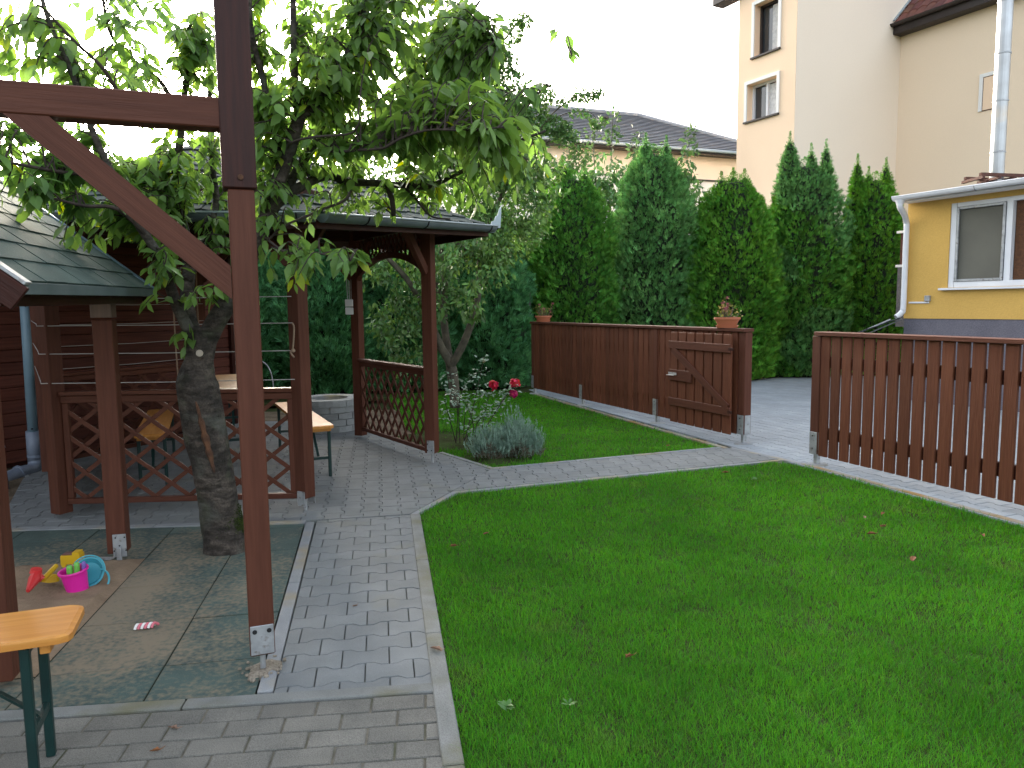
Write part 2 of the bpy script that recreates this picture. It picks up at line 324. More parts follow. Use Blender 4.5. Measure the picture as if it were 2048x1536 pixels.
def np_mesh(name, V, F, m, smooth=False):
    """V (n,3) array; F (k, s) array of equal-size faces"""
    me = bpy.data.meshes.new(name); me.vertices.add(len(V)); me.vertices.foreach_set('co', V.astype(np.float32).ravel())
    k, s_ = F.shape; me.loops.add(k * s_); me.loops.foreach_set('vertex_index', F.astype(np.int32).ravel())
    me.polygons.add(k); me.polygons.foreach_set('loop_start', np.arange(0, k * s_, s_, dtype=np.int32)); me.polygons.foreach_set('loop_total', np.full(k, s_, np.int32))
    me.update(calc_edges=True); set_mat(me, m, smooth); return me
def nrm(a): return a / (np.linalg.norm(a, axis=1, keepdims=True) + 1e-9)
def scatter(name, tv, tf, O, X, Z, sc, m, parent=None, org=(0, 0, 0), wid=None):
    """copies template (x along X, z along Z) to every origin, as one mesh"""
    X = nrm(X); Y = nrm(np.cross(Z, X)); Z = np.cross(X, Y); n = len(O)
    tv = np.asarray(tv, float); sc = np.broadcast_to(np.asarray(sc, float), (n,))
    wid = sc if wid is None else np.broadcast_to(np.asarray(wid, float), (n,))
    V = O[:, None, :] + (tv[None, :, 0:1] * sc[:, None, None]) * X[:, None] + (tv[None, :, 1:2] * wid[:, None, None]) * Y[:, None] + (tv[None, :, 2:3] * sc[:, None, None]) * Z[:, None]
    k = len(tv); F = (np.asarray(tf)[None] + (np.arange(n) * k)[:, None, None]).reshape(-1, len(tf[0]))
    V = V.reshape(-1, 3) - np.asarray(org)[None]
    me = np_mesh(name, V, F, m); return place(bpy.data.objects.new(name, me), T(org), parent)
# --- 2-D polygon tools
def clip(poly, reg):
    out = list(poly); n = len(reg)
    for i in range(n):
        a = reg[i]; b = reg[(i + 1) % n]; inp = out; out = []
        if not inp: break
        def side(p): return (b[0] - a[0]) * (p[1] - a[1]) - (b[1] - a[1]) * (p[0] - a[0])
        for j in range(len(inp)):
            p, q = inp[j - 1], inp[j]; sp, sq = side(p), side(q)
            if (sp >= 0) != (sq >= 0):
                t = sp / (sp - sq); out.append((p[0] + (q[0] - p[0]) * t, p[1] + (q[1] - p[1]) * t))
            if sq >= 0: out.append(q)
    return out
def area(p): return .5 * sum(p[i - 1][0] * p[i][1] - p[i][0] * p[i - 1][1] for i in range(len(p)))
def prism(poly, z0, z1, ch=.003):
    """chamfered slab as (verts, faces); poly CCW, local 2-D"""
    n = len(poly); cx = sum(p[0] for p in poly) / n; cy = sum(p[1] for p in poly) / n
    r = max(1e-3, math.sqrt(abs(area(poly)) / math.pi)); k = max(.5, 1 - ch / r)
    v = [(x, y, z0) for x, y in poly] + [(x, y, z1 - ch) for x, y in poly] + [(cx + (x - cx) * k, cy + (y - cy) * k, z1) for x, y in poly]
    f = []
    for i in range(n):
        j = (i + 1) % n; f += [(i, j, n + j, n + i), (n + i, n + j, 2 * n + j, 2 * n + i)]
    f.append(tuple(range(2 * n, 3 * n))); return v, f
def bone(L, W, a, gap):
    h = L / 2 - gap / 2; e = W / 2 - gap / 2; s1, s2 = L * .17, L * .33
    up_ = [(h, e + a), (s2, e + a), (s1, e - a), (-s1, e - a), (-s2, e + a), (-h, e + a)]
    return up_ + [(-x, -y) for x, y in up_]
def rect(L, W, gap): return [(-L / 2 + gap / 2, -W / 2 + gap / 2), (L / 2 - gap / 2, -W / 2 + gap / 2), (L / 2 - gap / 2, W / 2 - gap / 2), (-L / 2 + gap / 2, W / 2 - gap / 2)]
def pave(parent, pname, region, org, ang, L, W, outline, m, z1=0.0, th=.03, limit=300, ch=.003, offs=.5, jit=.0012):
    if area(region) < 0: region = region[::-1]
    c, s_ = math.cos(ang), math.sin(ang)
    loc = [((x - org[0]) * c + (y - org[1]) * s_, -(x - org[0]) * s_ + (y - org[1]) * c) for x, y in region]
    x0, x1 = min(p[0] for p in loc), max(p[0] for p in loc); y0, y1 = min(p[1] for p in loc), max(p[1] for p in loc)
    full = area(outline); pcs = []
    for j in range(int(y0 // W) - 1, int(y1 // W) + 2):
        for i in range(int(x0 // L) - 1, int(x1 // L) + 2):
            cx = i * L + (offs * L if j % 2 else 0); cy = j * W
            if not (x0 - L < cx < x1 + L): continue
            q = clip([(x + cx, y + cy) for x, y in outline], loc)
            if len(q) < 3 or area(q) < full * .06: continue
            wx, wy = org[0] + cx * c - cy * s_, org[1] + cx * s_ + cy * c
            whole = area(q) > full * .999
            pcs.append((wx, wy, None if whole else [(x - cx, y - cy) for x, y in q]))
    def key(p):
        pr = project((p[0], p[1], 0))
        if pr is None or not (-80 < pr[0] < 2128 and -80 < pr[1] < 1640): return 1e6 + p[1]
        return pr[2]
    pcs.sort(key=key)
    v, f = prism(outline, -th, 0, ch); shared = mesh_from(pname, v, f, m); rest = MB()
    for k, (wx, wy, q) in enumerate(pcs):
        Mw = T(wx, wy, z1 + random.uniform(-jit, jit)) @ RZ(ang) @ Matrix.Rotation(random.gauss(0, .003), 4, 'X') @ Matrix.Rotation(random.gauss(0, .003), 4, 'Y')
        if k < limit and key((wx, wy)) < 1e6:
            me = shared
            if q: v2, f2 = prism(q, -th, 0, ch); me = mesh_from(pname, v2, f2, m)
            place(bpy.data.objects.new(pname, me), Mw, parent)
        else:
            v2, f2 = (v, f) if not q else prism(q, -th, 0, ch)
            rest.add([Mw @ Vector(p) for p in v2], f2)
    if rest.v: tag(rest.build(pname + '_field', m, parent), kind='stuff')
def sheet(name, poly, z, m, kind='structure', parent=None, th=0.0):
    if area(poly) < 0: poly = poly[::-1]
    mb = MB(); n = len(poly)
    mb.add([(x, y, z) for x, y in poly] + [(x, y, z - .04) for x, y in poly], [tuple(range(n))] + [(i, i + n, (i + 1) % n + n, (i + 1) % n) for i in range(n)])
    o = mb.build(name, m, parent, org=(poly[0][0], poly[0][1], 0)); o['kind'] = kind; return o

# ---------------------------------------------------------------- ground
gd = MB(); gd.add([(-300, -60, -.09), (300, -60, -.09), (300, 500, -.09), (-300, 500, -.09)], [(0, 1, 2, 3)])
tag(gd.build('ground', 'soil', org=(0, 0, 0)), kind='structure')
E1A = R(10)
KA = [(-.10, 1.9), (-.242, 2.313), (-.753, 5.329), (-.50, 5.98)]
LAWN_R = [(.02, 1.0), (-.168, 2.312), (-.690, 5.43), (-.445, 5.977), (2.52, 7.05), (2.693, 6.917), (3.431, 4.914), (4.85, 1.0)]
LAWN_L = [(-.772, 7.677), (-.204, 6.852), (2.232, 7.773), (.396, 12.874), (-.2, 13.6), (-2.2, 13.1), (-1.35, 9.4)]
sheet('lawn', LAWN_R, -.016, 'soil'); sheet('lawn', LAWN_L, -.016, 'soil')
dirt = [(-.95, 7.75), (-.78, 8.5), (-1.25, 9.6), (-1.3, 11.2), (-6, 11.0), (-6, 9.0), (-1.9, 8.9)]
sheet('dirt_bed', dirt, -.022, 'dirt')
sheet('dirt_bed', [(-9, 3.0), (-3.55, 3.6), (-3.6, 5.35), (-4.2, 6.7), (-5.2, 7.6), (-9, 7.6)], -.010, 'dirt')

sheet('hedge_bed', [(-8, 11.3), (-6, 11.2), (-1.35, 12.75), (.42, 13.15), (8.2, 15.6), (9, 18.5), (-8, 17)], -.004, 'soil')  # raised soil strip, added to cover bright ground under the thujas
# brick terrace in the foreground
FK = (-0.954,2.804), (-0.323,2.872)
fd = Vector((FK[1][0] - FK[0][0], FK[1][1] - FK[0][1])).normalized(); fn = Vector((fd.y, -fd.x))     # fn points to camera
fa = math.atan2(fd.y, fd.x)
k0 = Vector(FK[0]); kr = Vector((-.315, 0)); 
def onF(s_, d_): p = k0 + fd * s_ + fn * d_; return (p.x, p.y)
kx = 0.645
terr = [onF(-3.2, .074), onF(kx, .074), (-.045, 1.0), (-4.2, 1.0)]
M['joint_pale'] = mat('pale_joint_sand', (.17, .155, .12), (.11, .10, .075), 30, 1, .5, 200, moss=((.05, .06, .025), 4, .5, .7))
b0 = sheet('brick_terrace', terr, -.007, 'joint_pale')
pave(b0, 'brick', terr, onF(-.12, .132), fa, .205, .104, rect(.205, .104, .008), 'brick_pav', ch=.004, jit=.002, limit=240)
def kerb(name, pts, width, m, z=.006, seg=1.0, side=1, h=.09):
    """row of kerb stones along pts, offset to the left of travel when side=1; returns the structure"""
    root = None; W0 = pts[0]
    for a, b in zip(pts, pts[1:]):
        a = Vector(a); b = Vector(b); d = (b - a); L = d.length; d.normalize(); nn = Vector((-d.y, d.x)) * side * width / 2
        n = max(1, round(L / seg)); 
        for i in range(n):
            p = a + d * (L * i / n + .003) + nn; q = a + d * (L * (i + 1) / n - .003) + nn
            if root is None:
                mb = MB(); mb.beam((a.x, a.y, -.05), (a.x + d.x * .02, a.y + d.y * .02, -.05), width * .8, .02)
                root = tag(mb.build(name, 'joint', org=(a.x, a.y, 0)), kind='structure')
            board('kerb_stone', (p.x, p.y, z - h / 2 + random.uniform(-.001, .001)), (q.x, q.y, z - h / 2), round(width - .002, 3), h, m, root, bev=.004)
    return root
kerb('front_kerb', [onF(-3.2, 0), onF(.635, 0)], .070, 'kerb', side=-1, z=.004)
kerb('path_kerb', [(-.045, 1.0), (-.242, 2.313), (-.753, 5.329)], .074, 'kerb', side=-1, z=.008)
kerb('lawn_kerb', [(-.755, 5.34), (-.497, 6.005), (2.585, 7.132)], .05, 'kerb_clean', side=-1, z=.004)
kerb('lawn_kerb', [(-.772, 7.677), (-.204, 6.852), (2.26, 7.785)], .05, 'kerb_clean', side=1, z=.004)
kerb('threshold_kerb', [(2.26, 7.745), (2.693, 6.917)], .06, 'kerb_clean', side=1, z=.003)
kerb('rusty_fence_kerb', [(2.26, 7.745), (.396, 12.874)], .06, 'kerb_rust', side=1, z=.006)
kerb('rusty_fence_kerb', [(4.85, 1.0), (3.431, 4.914), (2.693, 6.917)], .06, 'kerb_rust', side=-1, z=.006)
# straight garden path
KL1, KL2 = (-1.003, 3.133), (-1.401, 5.164)
path = [onF(.035, -.004), onF(.645, -.004), (-.753, 5.31), (-1.40, 5.17), (-.985, 3.10), (-.965, 2.95)]
path = [(-.948, 2.797), (-.318, 2.852), (-.745, 5.33), (-1.402, 5.215)]
p0 = sheet('garden_path', path, -.013, 'joint')
pave(p0, 'paver', path, (-.72, 2.95), E1A, .2, .139, bone(.2, .139, .0125, .0045), 'paver')
kerb('play_area_kerb', [(-.955, 2.815), (-1.405, 5.17)], .062, 'kerb_clean', side=1, z=.006)
# courtyard under and round the pavilion
court = [(-3.62, 5.12), (-1.40, 5.235), (-.76, 5.36), (-.505, 6.03), (-.212, 6.842), (-.778, 7.672), (-1.70, 8.96), (-2.55, 10.0), (-3.9, 10.0), (-5.05, 7.9), (-4.4, 6.6)]
c0 = sheet('courtyard', court, -.014, 'joint')
pave(c0, 'paver', court, (-2.0, 6.0), E1A + R(90), .2, .139, bone(.2, .139, .0125, .005), 'paver')
kerb('courtyard_border', [(-3.55, 5.035), (-1.47, 5.15)], .07, 'kerb_clean', side=1, z=.004)
gp = [(-.495, 6.035), (2.575, 7.158), (2.262, 7.772), (-.206, 6.846)]
g0 = sheet('gate_path', gp, -.013, 'joint')
pave(g0, 'paver', gp, (0, 6.5), E1A + R(90), .2, .139, bone(.2, .139, .0125, .005), 'paver')
drive = [(4.93, 1.0), (3.495, 4.93), (2.42, 7.09), (2.30, 7.80), (.46, 12.88), (.3, 13.5), (6.9, 15.75), (8.5, 16.0), (12.5, 2.0), (12.5, 1.0)]
drive = [(4.875, 1.0), (.43, 12.95), (.3, 13.5), (8.0, 16.0), (12.5, 1.0)]
d0 = sheet('driveway', drive, -.0145, 'joint')
pave(d0, 'paver', drive, (3, 7), math.atan2(-.92, .39), .2, .139, bone(.2, .139, .0125, .006), 'paver2')

# play area: rubber mats, sand pit
e1 = Vector((math.cos(E1A), math.sin(E1A))); e2 = Vector((-e1.y, e1.x))
matreg = [(-4.2, 2.45), (-.955, 2.80), (-1.055, 3.14), (-1.475, 5.13), (-3.52, 5.02), (-4.4, 4.9)]
matreg = [onF(-3.2, -.004), onF(-.068, -.004), (-1.470, 5.135), (-3.52, 5.025)]
pl = sheet('play_surface', matreg, -.0028, 'core')
def mats():
    lo = [(x, y) for x, y in matreg]
    if area(lo) < 0: lo = lo[::-1]
    pit = (-2.235, 4.34)  # inner corner of the pit
    for i in range(-7, 2):
        for j in range(-2, 5):
            o = Vector((-1.489, 3.045)) + e1 * (.5 * i) + e2 * (.5 * j)
            if -4 <= i <= -2 and 0 <= j <= 2: continue                 # the sand pit
            g_ = .0032
            q = [tuple(o + e1 * a + e2 * b) for a, b in ((g_, g_), (.5 - g_, g_), (.5 - g_, .5 - g_), (g_, .5 - g_))]
            q = clip(q, lo)
            if len(q) < 3 or area(q) < .004: continue
            c = Vector((sum(p[0] for p in q) / len(q), sum(p[1] for p in q) / len(q)))
            v, f = prism([(x - c.x, y - c.y) for x, y in q], -.04, 0, .002)
            place(bpy.data.objects.new('rubber_mat', mesh_from('rubber_mat', v, f, 'rubber')), T(c.x, c.y, random.uniform(-.002, .003)), pl)
mats()
def sandpit():
    n = 60; V = []; F = []
    o = Vector((-1.489, 3.045)) + e1 * (-2.5 + .5) 
    for j in range(n + 1):
        for i in range(n + 1):
            p = Vector((-1.489, 3.045)) + e1 * (-1.999 + 1.498 * i / n) + e2 * (.001 + 1.498 * j / n)
            z = .012 + .014 * noise.noise(Vector((p.x * 2.2, p.y * 2.2, 0))) + .010 * noise.noise(Vector((p.x * 9, p.y * 9, 3))) + .004 * noise.noise(Vector((p.x * 30, p.y * 30, 3)))
            ed = min(i, n - i, j, n - j) / n
            V.append((p.x, p.y, max(.0, z) if ed > .02 else .001))
    for j in range(n):
        for i in range(n): a = j * (n + 1) + i; F.append((a, a + 1, a + n + 2, a + n + 1))
    mb = MB(); mb.add(V, F); o = mb.build('sand', 'sand', org=(V[0][0], V[0][1], 0), smooth=True); tag(o, kind='structure')
sandpit()

# ---------------------------------------------------------------- grass
def grass(poly, dens_fn, name, label, extra_clear=None):
    P = np.array(poly); x0, y0 = P.min(0); x1, y1 = P.max(0)
    tot = 0; pts = []
    def inside(q):
        c = np.zeros(len(q), bool); n = len(P); j = n - 1
        for i in range(n):
            a, b = P[i], P[j]
            m_ = ((a[1] > q[:, 1]) != (b[1] > q[:, 1])) & (q[:, 0] < (b[0] - a[0]) * (q[:, 1] - a[1]) / (b[1] - a[1] + 1e-12) + a[0]); c ^= m_; j = i
        return c
    N = int((x1 - x0) * (y1 - y0) * 30000)
    q = np.column_stack([rng.uniform(x0, x1, N), rng.uniform(y0, y1, N)])
    d = np.hypot(q[:, 0], q[:, 1]); keep = rng.random(N) < dens_fn(d) / 30000
    # only where a camera near this one could see it
    ang = np.abs(q[:, 0] / np.maximum(q[:, 1], .1)); keep &= (ang < 1.05) & (q[:, 1] > 1.35)
    q = q[keep]; q = q[inside(q)]
    # patchiness: thinner clumps
    nz = np.array([noise.noise(Vector((a * 5.5, b * 5.5, 1.7))) + .6 * noise.noise(Vector((a * 17, b * 17, 4))) for a, b in q])
    keep = rng.random(len(q)) < np.clip(1.1 + nz * .6, .45, 1)
    if extra_clear is not None: keep &= extra_clear(q)
    q = q[keep]; nz = nz[keep]; n = len(q); d = np.hypot(q[:, 0], q[:, 1])
    h = rng.uniform(.020, .042, n) * (1 + .35 * nz) * rng.choice([1, 1, 1, 1.3, 1, 1, 1.25, 1, 1, 1, 1.7], n)
    wd = np.clip(.0019 * np.maximum(1, d / 3.2), 0, .009)
    O = np.column_stack([q, np.full(n, -.018)])
    az = rng.uniform(0, 2 * np.pi, n); lean = rng.uniform(.15, .95, n)
    X = np.column_stack([np.cos(az) * lean, np.sin(az) * lean, np.ones(n)]); Z = np.column_stack([np.cos(az), np.sin(az), np.zeros(n)])
    tv = [(0, -.5, 0), (0, .5, 0), (.5, -.42, .03), (.5, .42, .03), (.95, 0, .22)]
    # bending blade as quad + tri -> all tris
    tf = [(0, 1, 3), (0, 3, 2), (2, 3, 4)]
    o = scatter(name, tv, tf, O, X, Z, h, 'grass', org=(float(P[0][0]), float(P[0][1]), 0), wid=wd)
    tag(o, label, 'grass', kind='stuff'); return o
BED = [(-.15, 7.42, .36), (-.5, 8.25, .38), (-1.0, 8.6, .5), (-.75, 8.1, .25)]
def clear_l(q):
    k = np.ones(len(q), bool)
    for x, y, r in BED: k &= ~((np.hypot(q[:, 0] - x, q[:, 1] - y) < r) & (rng.random(len(q)) < .8))
    return k
grass(LAWN_R, lambda d: np.clip(30000 * (3.0 / np.maximum(d, 3.0)) ** 1.6, 4500, 30000), 'grass', 'short bright green lawn grass filling the big right-hand lawn')
grass(LAWN_L, lambda d: np.clip(28000 * (3.0 / d) ** 1.6, 2500, 28000), 'grass', 'short green lawn grass round the roses between pavilion and fence', clear_l)
for x, y, r in BED[:3]:
    mb = MB(); mb.lathe((x, y, -.03), [(r * 1.0, 0), (r * .7, .022), (r * .3, .034), (.001, .038)], 20)
    tag(mb.build('planting_bed', 'soil', org=(x, y, 0), smooth=True), kind='structure')

# ================================================================ STRUCTURES
# ---------------------------------------------------------------- pavilion (regular hexagon)
HP = [Vector(p) for p in ((-3.319, 5.394), (-1.555, 5.497), (-.782, 7.176), (-1.768, 8.639), (-3.53, 8.54), (-4.30, 6.86))]
HC = Vector((-2.54, 7.02))
pav = thing('pavilion', (HC.x, HC.y, 0), 'brown wooden hexagonal garden pavilion with lattice sides, shingled roof and grey gutter', 'pavilion')
def lattice(parent, a, b, z0, z1, sx, sz, m, wd=.030, th=.010, off=0.0, top=None):
    """crossing slats, clipped to the panel a-b, z0..z1 (or below-limited by the function top)"""
    a = Vector(a); b = Vector(b); L = (b - a).length; d = (b - a) / L; nn = Vector((-d.y, d.x))
    H = z1 - z0; reg = [(0, 0), (L, 0), (L, H), (0, H)]
    k = sz / sx
    ln = math.hypot(sx, sz); ux, uz = sx / ln, sz / ln
    for sgn in (1, -1):
        i0 = int(-H / sz) - 2; i1 = int(L / sx) + 3
        for i in range(i0, i1):
            x0 = (i + .35) * sx if sgn > 0 else (i + .35) * sx
            # line through (x0, 0) going up with slope sgn*k
            big = 3.0
            dx, dz = ux * sgn, uz
            q = [(x0 - dx * big - dz * wd / 2, -dz * big + dx * wd / 2), (x0 - dx * big + dz * wd / 2, -dz * big - dx * wd / 2),
                 (x0 + dx * big + dz * wd / 2, dz * big - dx * wd / 2), (x0 + dx * big - dz * wd / 2, dz * big + dx * wd / 2)]
            if area(q) < 0: q = q[::-1]
            if sgn < 0: q = [(x + 0, z) for x, z in q]
            q = clip(q, reg)
            if len(q) < 3 or area(q) < .0008: continue
            if top is not None:
                # cut along the arch: keep samples above the curve
                zs = sorted([(z, x) for x, z in q]); lo, hi = zs[0], zs[-1]; t = 0
                for s_ in range(41):
                    t = s_ / 40; z = lo[0] + (hi[0] - lo[0]) * t; x = lo[1] + (hi[1] - lo[1]) * t
                    if z > top(x): break
                else: continue
                if t > .9: continue
                zc = lo[0] + (hi[0] - lo[0]) * t
                q = clip(q, [(-1, zc), (L + 1, zc), (L + 1, H + 1), (-1, H + 1)])
                if len(q) < 3: continue
            o_ = off + (th * .55 if sgn > 0 else -th * .55)
            cx = sum(p[0] for p in q) / len(q); cz = sum(p[1] for p in q) / len(q)
            n = len(q); v = [(x - cx, -th / 2, z - cz) for x, z in q] + [(x - cx, th / 2, z - cz) for x, z in q]
            f = [tuple(range(n)), tuple(range(2 * n - 1, n - 1, -1))] + [(i_, n + i_, n + (i_ + 1) % n, (i_ + 1) % n) for i_ in range(n)]
            me = mesh_from('lattice_slat', v, f, m)
            P = a + d * cx + nn * o_
            place(bpy.data.objects.new('lattice_slat', me), T(P.x, P.y, z0 + cz) @ RZ(math.atan2(d.y, d.x)), parent)
PZ = 2.36
for i, p in enumerate(HP):
    dv = (p - HC).normalized(); rz = math.atan2(dv.y, dv.x) + (R(28) if i == 1 else R(-25) if i == 2 else 0)
    c_ = p
    w_ = .105
    post('post', c_.x, c_.y, .10 if i in (1, 2, 4) else .03, PZ, w_, w_, 'wood_red', pav, rz)
    nf = Vector((math.cos(rz - R(90)), math.sin(rz - R(90))))
    if i in (1, 2):
        for s_ in (-1, 1):
            q = p + nf * (.0535 * s_) + Vector((-nf.y, nf.x)) * .01
            pl_ = post('bracket_plate', q.x, q.y, .045 if i == 1 else .10, .155 if i == 1 else .225, .075, .005, 'galv', pav, rz)
            for bz in ((.13, .022), (.19, -.02), (.13, -.02)):
                if i == 2:
                    bb = p + nf * (.057 * s_) + Vector((-nf.y, nf.x)) * bz[1]
                    board('bolt', (bb.x, bb.y, bz[0]), (bb.x + nf.x * .006 * s_, bb.y + nf.y * .006 * s_, bz[0]), .012, .012, 'black', pl_, bev=.002)
        MB().tube([(p.x, p.y, -.01), (p.x, p.y, .11)], .012, 8).build('threaded_foot', 'galv', pav)
def along(a, b, t): return a + (b - a) * t
def railing(i, j, sx, sz, phase=0, zt=.925):
    a, b = HP[i], HP[j]; d = (b - a).normalized(); p = a + d * .055; q = b - d * .055
    board('top_rail', (p.x, p.y, zt - .014), (q.x, q.y, zt - .014), .085, .028, 'wood_red', pav)
    board('panel_rail', (p.x, p.y, zt - .058), (q.x, q.y, zt - .058), .042, .05, 'wood_red', pav)
    board('panel_rail', (p.x, p.y, .115), (q.x, q.y, .115), .042, .04, 'wood_red', pav)
    for s_, e_ in ((p, 1), (q, -1)):
        c_ = s_ + d * .026 * e_; post('panel_stile', c_.x, c_.y, .137, zt - .085, .042, .04, 'wood_red', pav, math.atan2(d.y, d.x))
    p2 = p + d * .048; q2 = q - d * .048
    lattice(pav, p2, q2, .137, zt - .085, sx, sz, 'wood_red')
railing(0, 1, .245, .19)
railing(2, 3, .165, .21)
railing(4, 5, .24, .19)
railing(5, 0, .24, .19)
for (i, j) in ((5, 0),):      # the low side board seen edge on
    a, b = HP[i], HP[j]; d = (b - a).normalized(); nn = Vector((d.y, -d.x))
    for k in range(5):
        p = a + d * .06 + nn * (-.045); q = b - d * .06 + nn * (-.045); z = .09 + .158 * k
        board('side_board', (p.x, p.y, z + .078), (q.x, q.y, z + .078), .012, .154, 'mauve', pav)
# ring beam, braces, header arches
for i in range(6):
    a, b = HP[i], HP[(i + 1) % 6]
    z_ = PZ - .05; d = (b - a).normalized()
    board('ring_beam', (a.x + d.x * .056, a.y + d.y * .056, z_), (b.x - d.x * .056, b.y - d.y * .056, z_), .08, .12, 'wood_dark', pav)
    for s_, o_ in ((a, d), (b, -d)):
        board('brace', tuple(s_ + o_ * .05) + (PZ - .53,), tuple(s_ + o_ * .42) + (PZ - .115,), .055, .075, 'wood_red', pav, upv=(d.x, d.y, 1))
def header(i, j):
    a, b = HP[i], HP[j]; d = (b - a).normalized(); p = a + d * .06; q = b - d * .06; L = (q - p).length
    zb, zt = 1.80, 2.30; N = 18
    arc = lambda x: .05 + .20 * math.sin(math.pi * min(max(x / L, 0), 1)) ** .75
    mb = MB(); nn = Vector((-d.y, d.x)) * .02
    V = []
    for k in range(N + 1):
        x = L * k / N; z = zb + arc(x) - .035; P = p + d * x
        for zz in (z, z + .06):
            for s_ in (-1, 1): V.append((P.x + nn.x * s_, P.y + nn.y * s_, zz))
    F = []
    for k in range(N):
        c_ = 4 * k; e_ = c_ + 4
        F += [(c_, c_ + 1, e_ + 1, e_), (c_ + 2, e_ + 2, e_ + 3, c_ + 3), (c_, e_, e_ + 2, c_ + 2), (c_ + 1, c_ + 3, e_ + 3, e_ + 1)]
    mb.add(V, F); mb.build('arch_rail', 'wood_red', pav)
    lattice(pav, p, q, zb, zt, .095, .13, 'wood_red', wd=.024, th=.008, top=arc)
header(2, 3)
# roof
EZ = [2.14, 2.14, 2.235, 2.24, 2.24, 2.2]
EP = [Vector((HC.x + (p.x - HC.x) * 1.29, HC.y + (p.y - HC.y) * 1.29, EZ[i])) for i, p in enumerate(HP)]
EP[2] = Vector((-0.214,7.360,2.276)); EP[1] = Vector((-1.30, 5.12, 2.135))
AP = Vector((HC.x, HC.y, 3.08))
roof = MB()
for i in range(6):
    a, b = EP[i], EP[(i + 1) % 6]; roof.add([a, b, AP, a - Vector((0, 0, .03)), b - Vector((0, 0, .03)), AP - Vector((0, 0, .03))], [(0, 1, 2), (3, 5, 4), (0, 3, 4, 1)])
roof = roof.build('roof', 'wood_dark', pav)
def shingle_face(parent, a, b, ap, m, W=.30, Hc=.145, lift=.006, rnd=False, lim=300):
    """courses of tabs on the plane a-b (eave) up to ap (point) or ap=(c,d) for a quad"""
    a = Vector(a); b = Vector(b)
    ux = (b - a).normalized(); tip = ap if isinstance(ap, Vector) else ap[0]
    nv = ux.cross(tip - a).normalized()
    if nv.z < 0: nv = -nv
    uy = nv.cross(ux)
    if uy.z < 0: uy = -uy
    if isinstance(ap, Vector): corners = [a, b, ap]
    else: corners = [a, b, ap[1], ap[0]]
    reg = [((c - a).dot(ux), (c - a).dot(uy)) for c in corners]
    if area(reg) < 0: reg = reg[::-1]
    y1 = max(p[1] for p in reg); x0 = min(p[0] for p in reg); x1 = max(p[0] for p in reg)
    base = Matrix(((ux.x, uy.x, nv.x, 0), (ux.y, uy.y, nv.y, 0), (ux.z, uy.z, nv.z, 0), (0, 0, 0, 1)))
    for j in range(int(y1 / Hc) + 1):
        for i in range(int(x0 / W) - 1, int(x1 / W) + 2):
            xx = i * W + (W / 2 if j % 2 else 0) + random.uniform(-.006, .006); q = [(xx + .003, j * Hc), (xx + W - .003, j * Hc), (xx + W - .003, (j + 1) * Hc + .02), (xx + .003, (j + 1) * Hc + .02)]
            if rnd: q = [(xx + .003, j * Hc + .05), (xx + W * .25, j * Hc + .008), (xx + W * .75, j * Hc + .008), (xx + W - .003, j * Hc + .05), (xx + W - .003, (j + 1) * Hc + .02), (xx + .003, (j + 1) * Hc + .02)]
            q = clip(q, reg)
            if len(q) < 3 or area(q) < .0015: continue
            cx = sum(p[0] for p in q) / len(q); cy = sum(p[1] for p in q) / len(q); n = len(q)
            zl = lambda y: lift * (1.0 - (y - j * Hc) / Hc) + .0045 + .002 * ((i + j) % 2)
            v = [(x - cx, y - cy, zl(y) + .004) for x, y in q] + [(x - cx, y - cy, .0005) for x, y in q]
            f = [tuple(range(n))] + [(k, k + n, (k + 1) % n + n, (k + 1) % n) for k in range(n)]
            P = a + ux * cx + uy * cy
            place(bpy.data.objects.new('shingle', mesh_from('shingle', v, f, m)), T(P) @ base, parent)
for i in (0, 1, 2):
    shingle_face(roof, EP[i], EP[(i + 1) % 6], AP, 'shingle_dark', W=.25, Hc=.16, lift=.012, rnd=True)
for i in (3, 4, 5):
    mb = MB(); a, b = EP[i], EP[(i + 1) % 6]; u = Vector((0, 0, .01)); mb.add([a + u, b + u, AP + u], [(0, 1, 2)]); mb.build('shingle_slope', 'shingle_dark', roof)
def gutter(name, p, q, r, m, parent, cap=True):
    p = Vector(p); q = Vector(q); d = (q - p).normalized(); s_ = Vector((d.y, -d.x, 0)).normalized(); N = 10; V = []; F = []
    for e in (p, q):
        for rr in (r, r - .006):
            for k in range(N + 1):
                g_ = math.pi * k / N; V.append(tuple(e + s_ * (math.cos(g_) * rr) + Vector((0, 0, -math.sin(g_) * rr))))
    n = N + 1
    for k in range(N): F += [(k, k + 1, 2 * n + k + 1, 2 * n + k), (n + k, 3 * n + k, 3 * n + k + 1, n + k + 1)]
    F += [(0, 2 * n, 3 * n, n), (N, n + N, 3 * n + N, 2 * n + N)]
    for o_ in (0, 2 * n):
        F.append(tuple(o_ + k for k in range(n)))
    mb = MB(); mb.add(V, F); g = mb.build(name, m, parent, smooth=False)
    return g, d, s_
